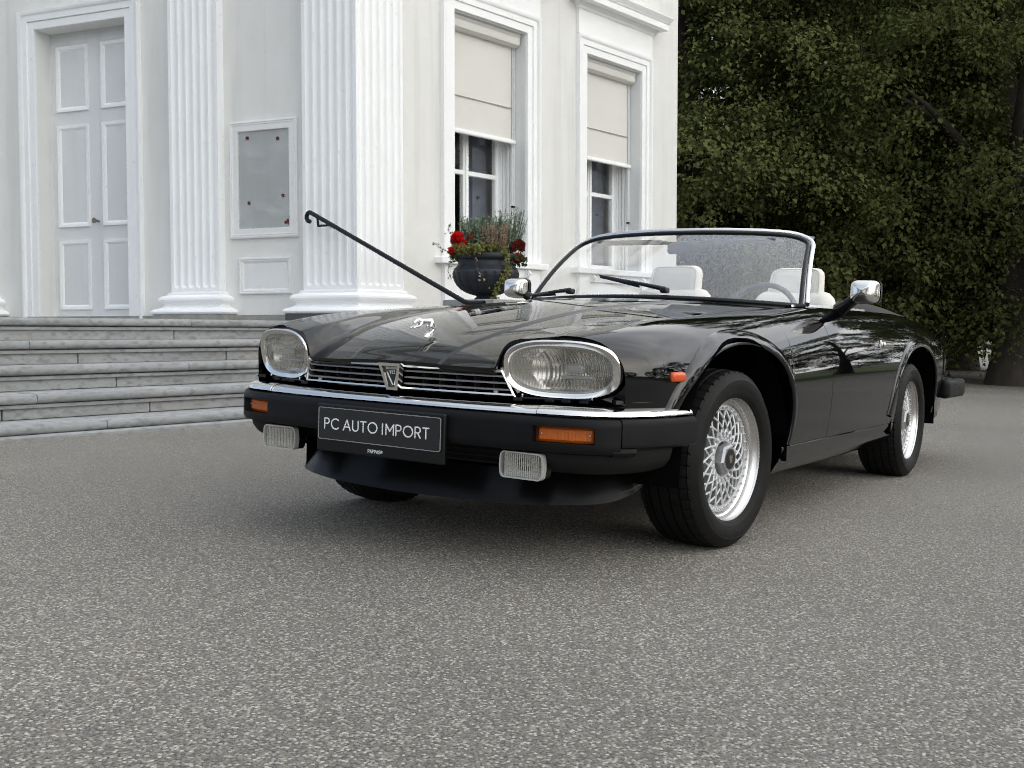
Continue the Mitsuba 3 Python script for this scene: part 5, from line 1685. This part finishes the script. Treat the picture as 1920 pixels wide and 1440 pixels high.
def crown_mesh(seed, nl, per, rx, rz, zc_, leaf=0.105):
    g = np.random.default_rng(seed)
    d = rdir(g, nl)
    rad = g.uniform(0.50, 1.0, nl) ** 0.5
    c = d * rad[:, None] * [rx, rx, rz] + [0, 0, zc_]
    c[:, 2] = np.maximum(c[:, 2], 0.9)
    lr = g.uniform(0.45, 1.0, nl)
    cs, ds, us, sz = [], [], [], []
    for k in range(nl):         # each lobe is a bough: sprays of leaves over its upper and outer side, bare beneath
        m = max(3, int(per / 14))
        sp = rdir(g, m, 0.55) + d[k] * [0.7, 0.7, 0.2]
        sp /= np.linalg.norm(sp, axis=1, keepdims=True)
        pick = g.integers(0, m, per)
        along = g.uniform(0.35, 1.05, (per, 1)) ** 0.7
        q = sp[pick]
        pos = c[k] + q * [1, 1, 0.62] * lr[k] * along + g.normal(size=(per, 3)) * 0.085 * (0.5 + lr[k])
        pos[:, 2] -= 0.25 * lr[k] * along[:, 0] ** 2
        cs.append(pos)
        ds.append(q * [1, 1, 0.2] + [0, 0, -0.45] + g.normal(size=(per, 3)) * 0.5)
        us.append(q * 0.5 + [0, 0, 0.9] + g.normal(size=(per, 3)) * 0.3)
        sz.append(leaf * g.uniform(0.6, 1.3, per))
    sz = np.concatenate(sz)
    return leaf_mesh(np.concatenate(cs), np.concatenate(ds), np.concatenate(us), sz, sz * 0.66, 0.15)


def trunk_mesh(seed, h, r0):
    g = np.random.default_rng(seed)
    t = np.linspace(0, 1, 14)
    p = np.stack([0.25 * np.sin(t * 3 + seed), 0.2 * np.sin(t * 2.3 + 2 * seed), h * t], 1)
    ms = [tube(p, r0 * (1.15 - 0.9 * t) + r0 * 0.5 * np.exp(-t * 18), 14)]
    for k in range(9):
        u = g.uniform(0.22, 0.85)
        b = np.array([np.interp(u, t, p[:, j]) for j in range(3)])
        a_ = g.uniform(0, 2 * np.pi)
        L = h * 0.36 * (1.1 - u * 0.6)
        e = b + np.array([math.cos(a_) * L, math.sin(a_) * L, L * g.uniform(0.3, 0.8)])
        s_ = np.linspace(0, 1, 7)[:, None]
        ms.append(tube(b + (e - b) * s_ + np.array([0, 0, 0.3]) * np.sin(s_ * np.pi), np.linspace(r0 * 0.4, r0 * 0.08, 7), 8))
    return cat(*ms)


CROWNS = [mikit.ply(trimesh.Trimesh(*crown_mesh(50 + k, nl, per, rx, rz, z_), process=False), bs, smooth=False) for k, (nl, per, rx, rz, z_, bs) in enumerate(
    [(260, 380, 4.2, 4.5, 5.1, 'm_leaf_lime'), (210, 380, 4.5, 5.0, 6.2, 'm_leaf_oak'), (200, 380, 3.6, 4.0, 4.4, 'm_leaf_lime'), (95, 380, 4.4, 5.0, 6.4, 'm_leaf_oak')])]
TRUNKS = [mikit.ply(trimesh.Trimesh(*trunk_mesh(70 + k, h, r), process=False), 'm_bark', smooth=True) for k, (h, r) in enumerate([(8.0, 0.30), (9.3, 0.36), (7.0, 0.22), (9.6, 0.34)])]


def tree(label, x, y, kind, rot, sc, group=None):
    t = thing('tree', label, 'tree', group)
    M_ = T().translate([x, y, float(gz(x, y)) - 0.1]).rotate([0, 0, 1], rot).scale(sc)
    scene[numbered(t + '__trunk')] = {**TRUNKS[kind], 'to_world': M_}
    k = numbered(t + '__crown')
    scene[k] = {**CROWNS[kind], 'to_world': M_}
    labels[k] = {'kind': 'stuff'}


def polar(az, dist):
    a_ = math.radians(az)
    return CAM[0] + dist * math.sin(a_), CAM[1] + dist * math.cos(a_)


for lb, az, dist, kind, rot, sc in (('leafy green tree right beside the end of the villa wall', -24.2, 22.5, 0, 20, 1.0), ('tall dark tree whose trunk shows between the leafy crowns', -19.9, 29.0, 3, 100, 1.15),
                                    ('leafy tree standing beyond the windscreen of the car', -17.2, 23.5, 2, 200, 1.15), ('broad tree behind the middle of the open cabin', -13.2, 25.0, 0, 300, 1.05),
                                    ('tree behind the folded soft top of the car', -8.8, 22.0, 1, 45, 0.95), ('low leafy tree at the far right edge of the picture', -4.6, 24.0, 2, 150, 1.1),
                                    ('second-row tree behind the tree beside the villa', -27.0, 33.0, 1, 10, 1.1), ('dark second-row tree behind the open cabin', -14.0, 34.0, 1, 260, 1.05), ('second-row tree behind the tail of the car', -10.4, 33.0, 0, 80, 1.2)):
    tree(lb, *polar(az, dist), kind, rot, sc)
for i, (az, dist, kind, sc) in enumerate(((150, 30, 1, 1.0), (168, 27, 0, 1.1), (186, 29, 1, 1.05), (203, 26, 0, 1.1), (220, 30, 1, 1.0), (3, 38, 0, 0.9), (13, 42, 1, 0.8), (23, 34, 0, 1.05), (34, 32, 1, 1.0), (45, 35, 0, 1.05), (56, 44, 2, 0.9), (70, 46, 0, 0.75), (86, 50, 2, 0.9), (104, 52, 0, 0.7), (125, 50, 1, 0.7))):  # all out of view; those behind the camera are added to darken the entrance wall
    tree('unseen park tree opposite the villa, put in for reflections and wall shade', *polar(az, dist), kind, 37 * i, sc, 'park trees opposite the villa')
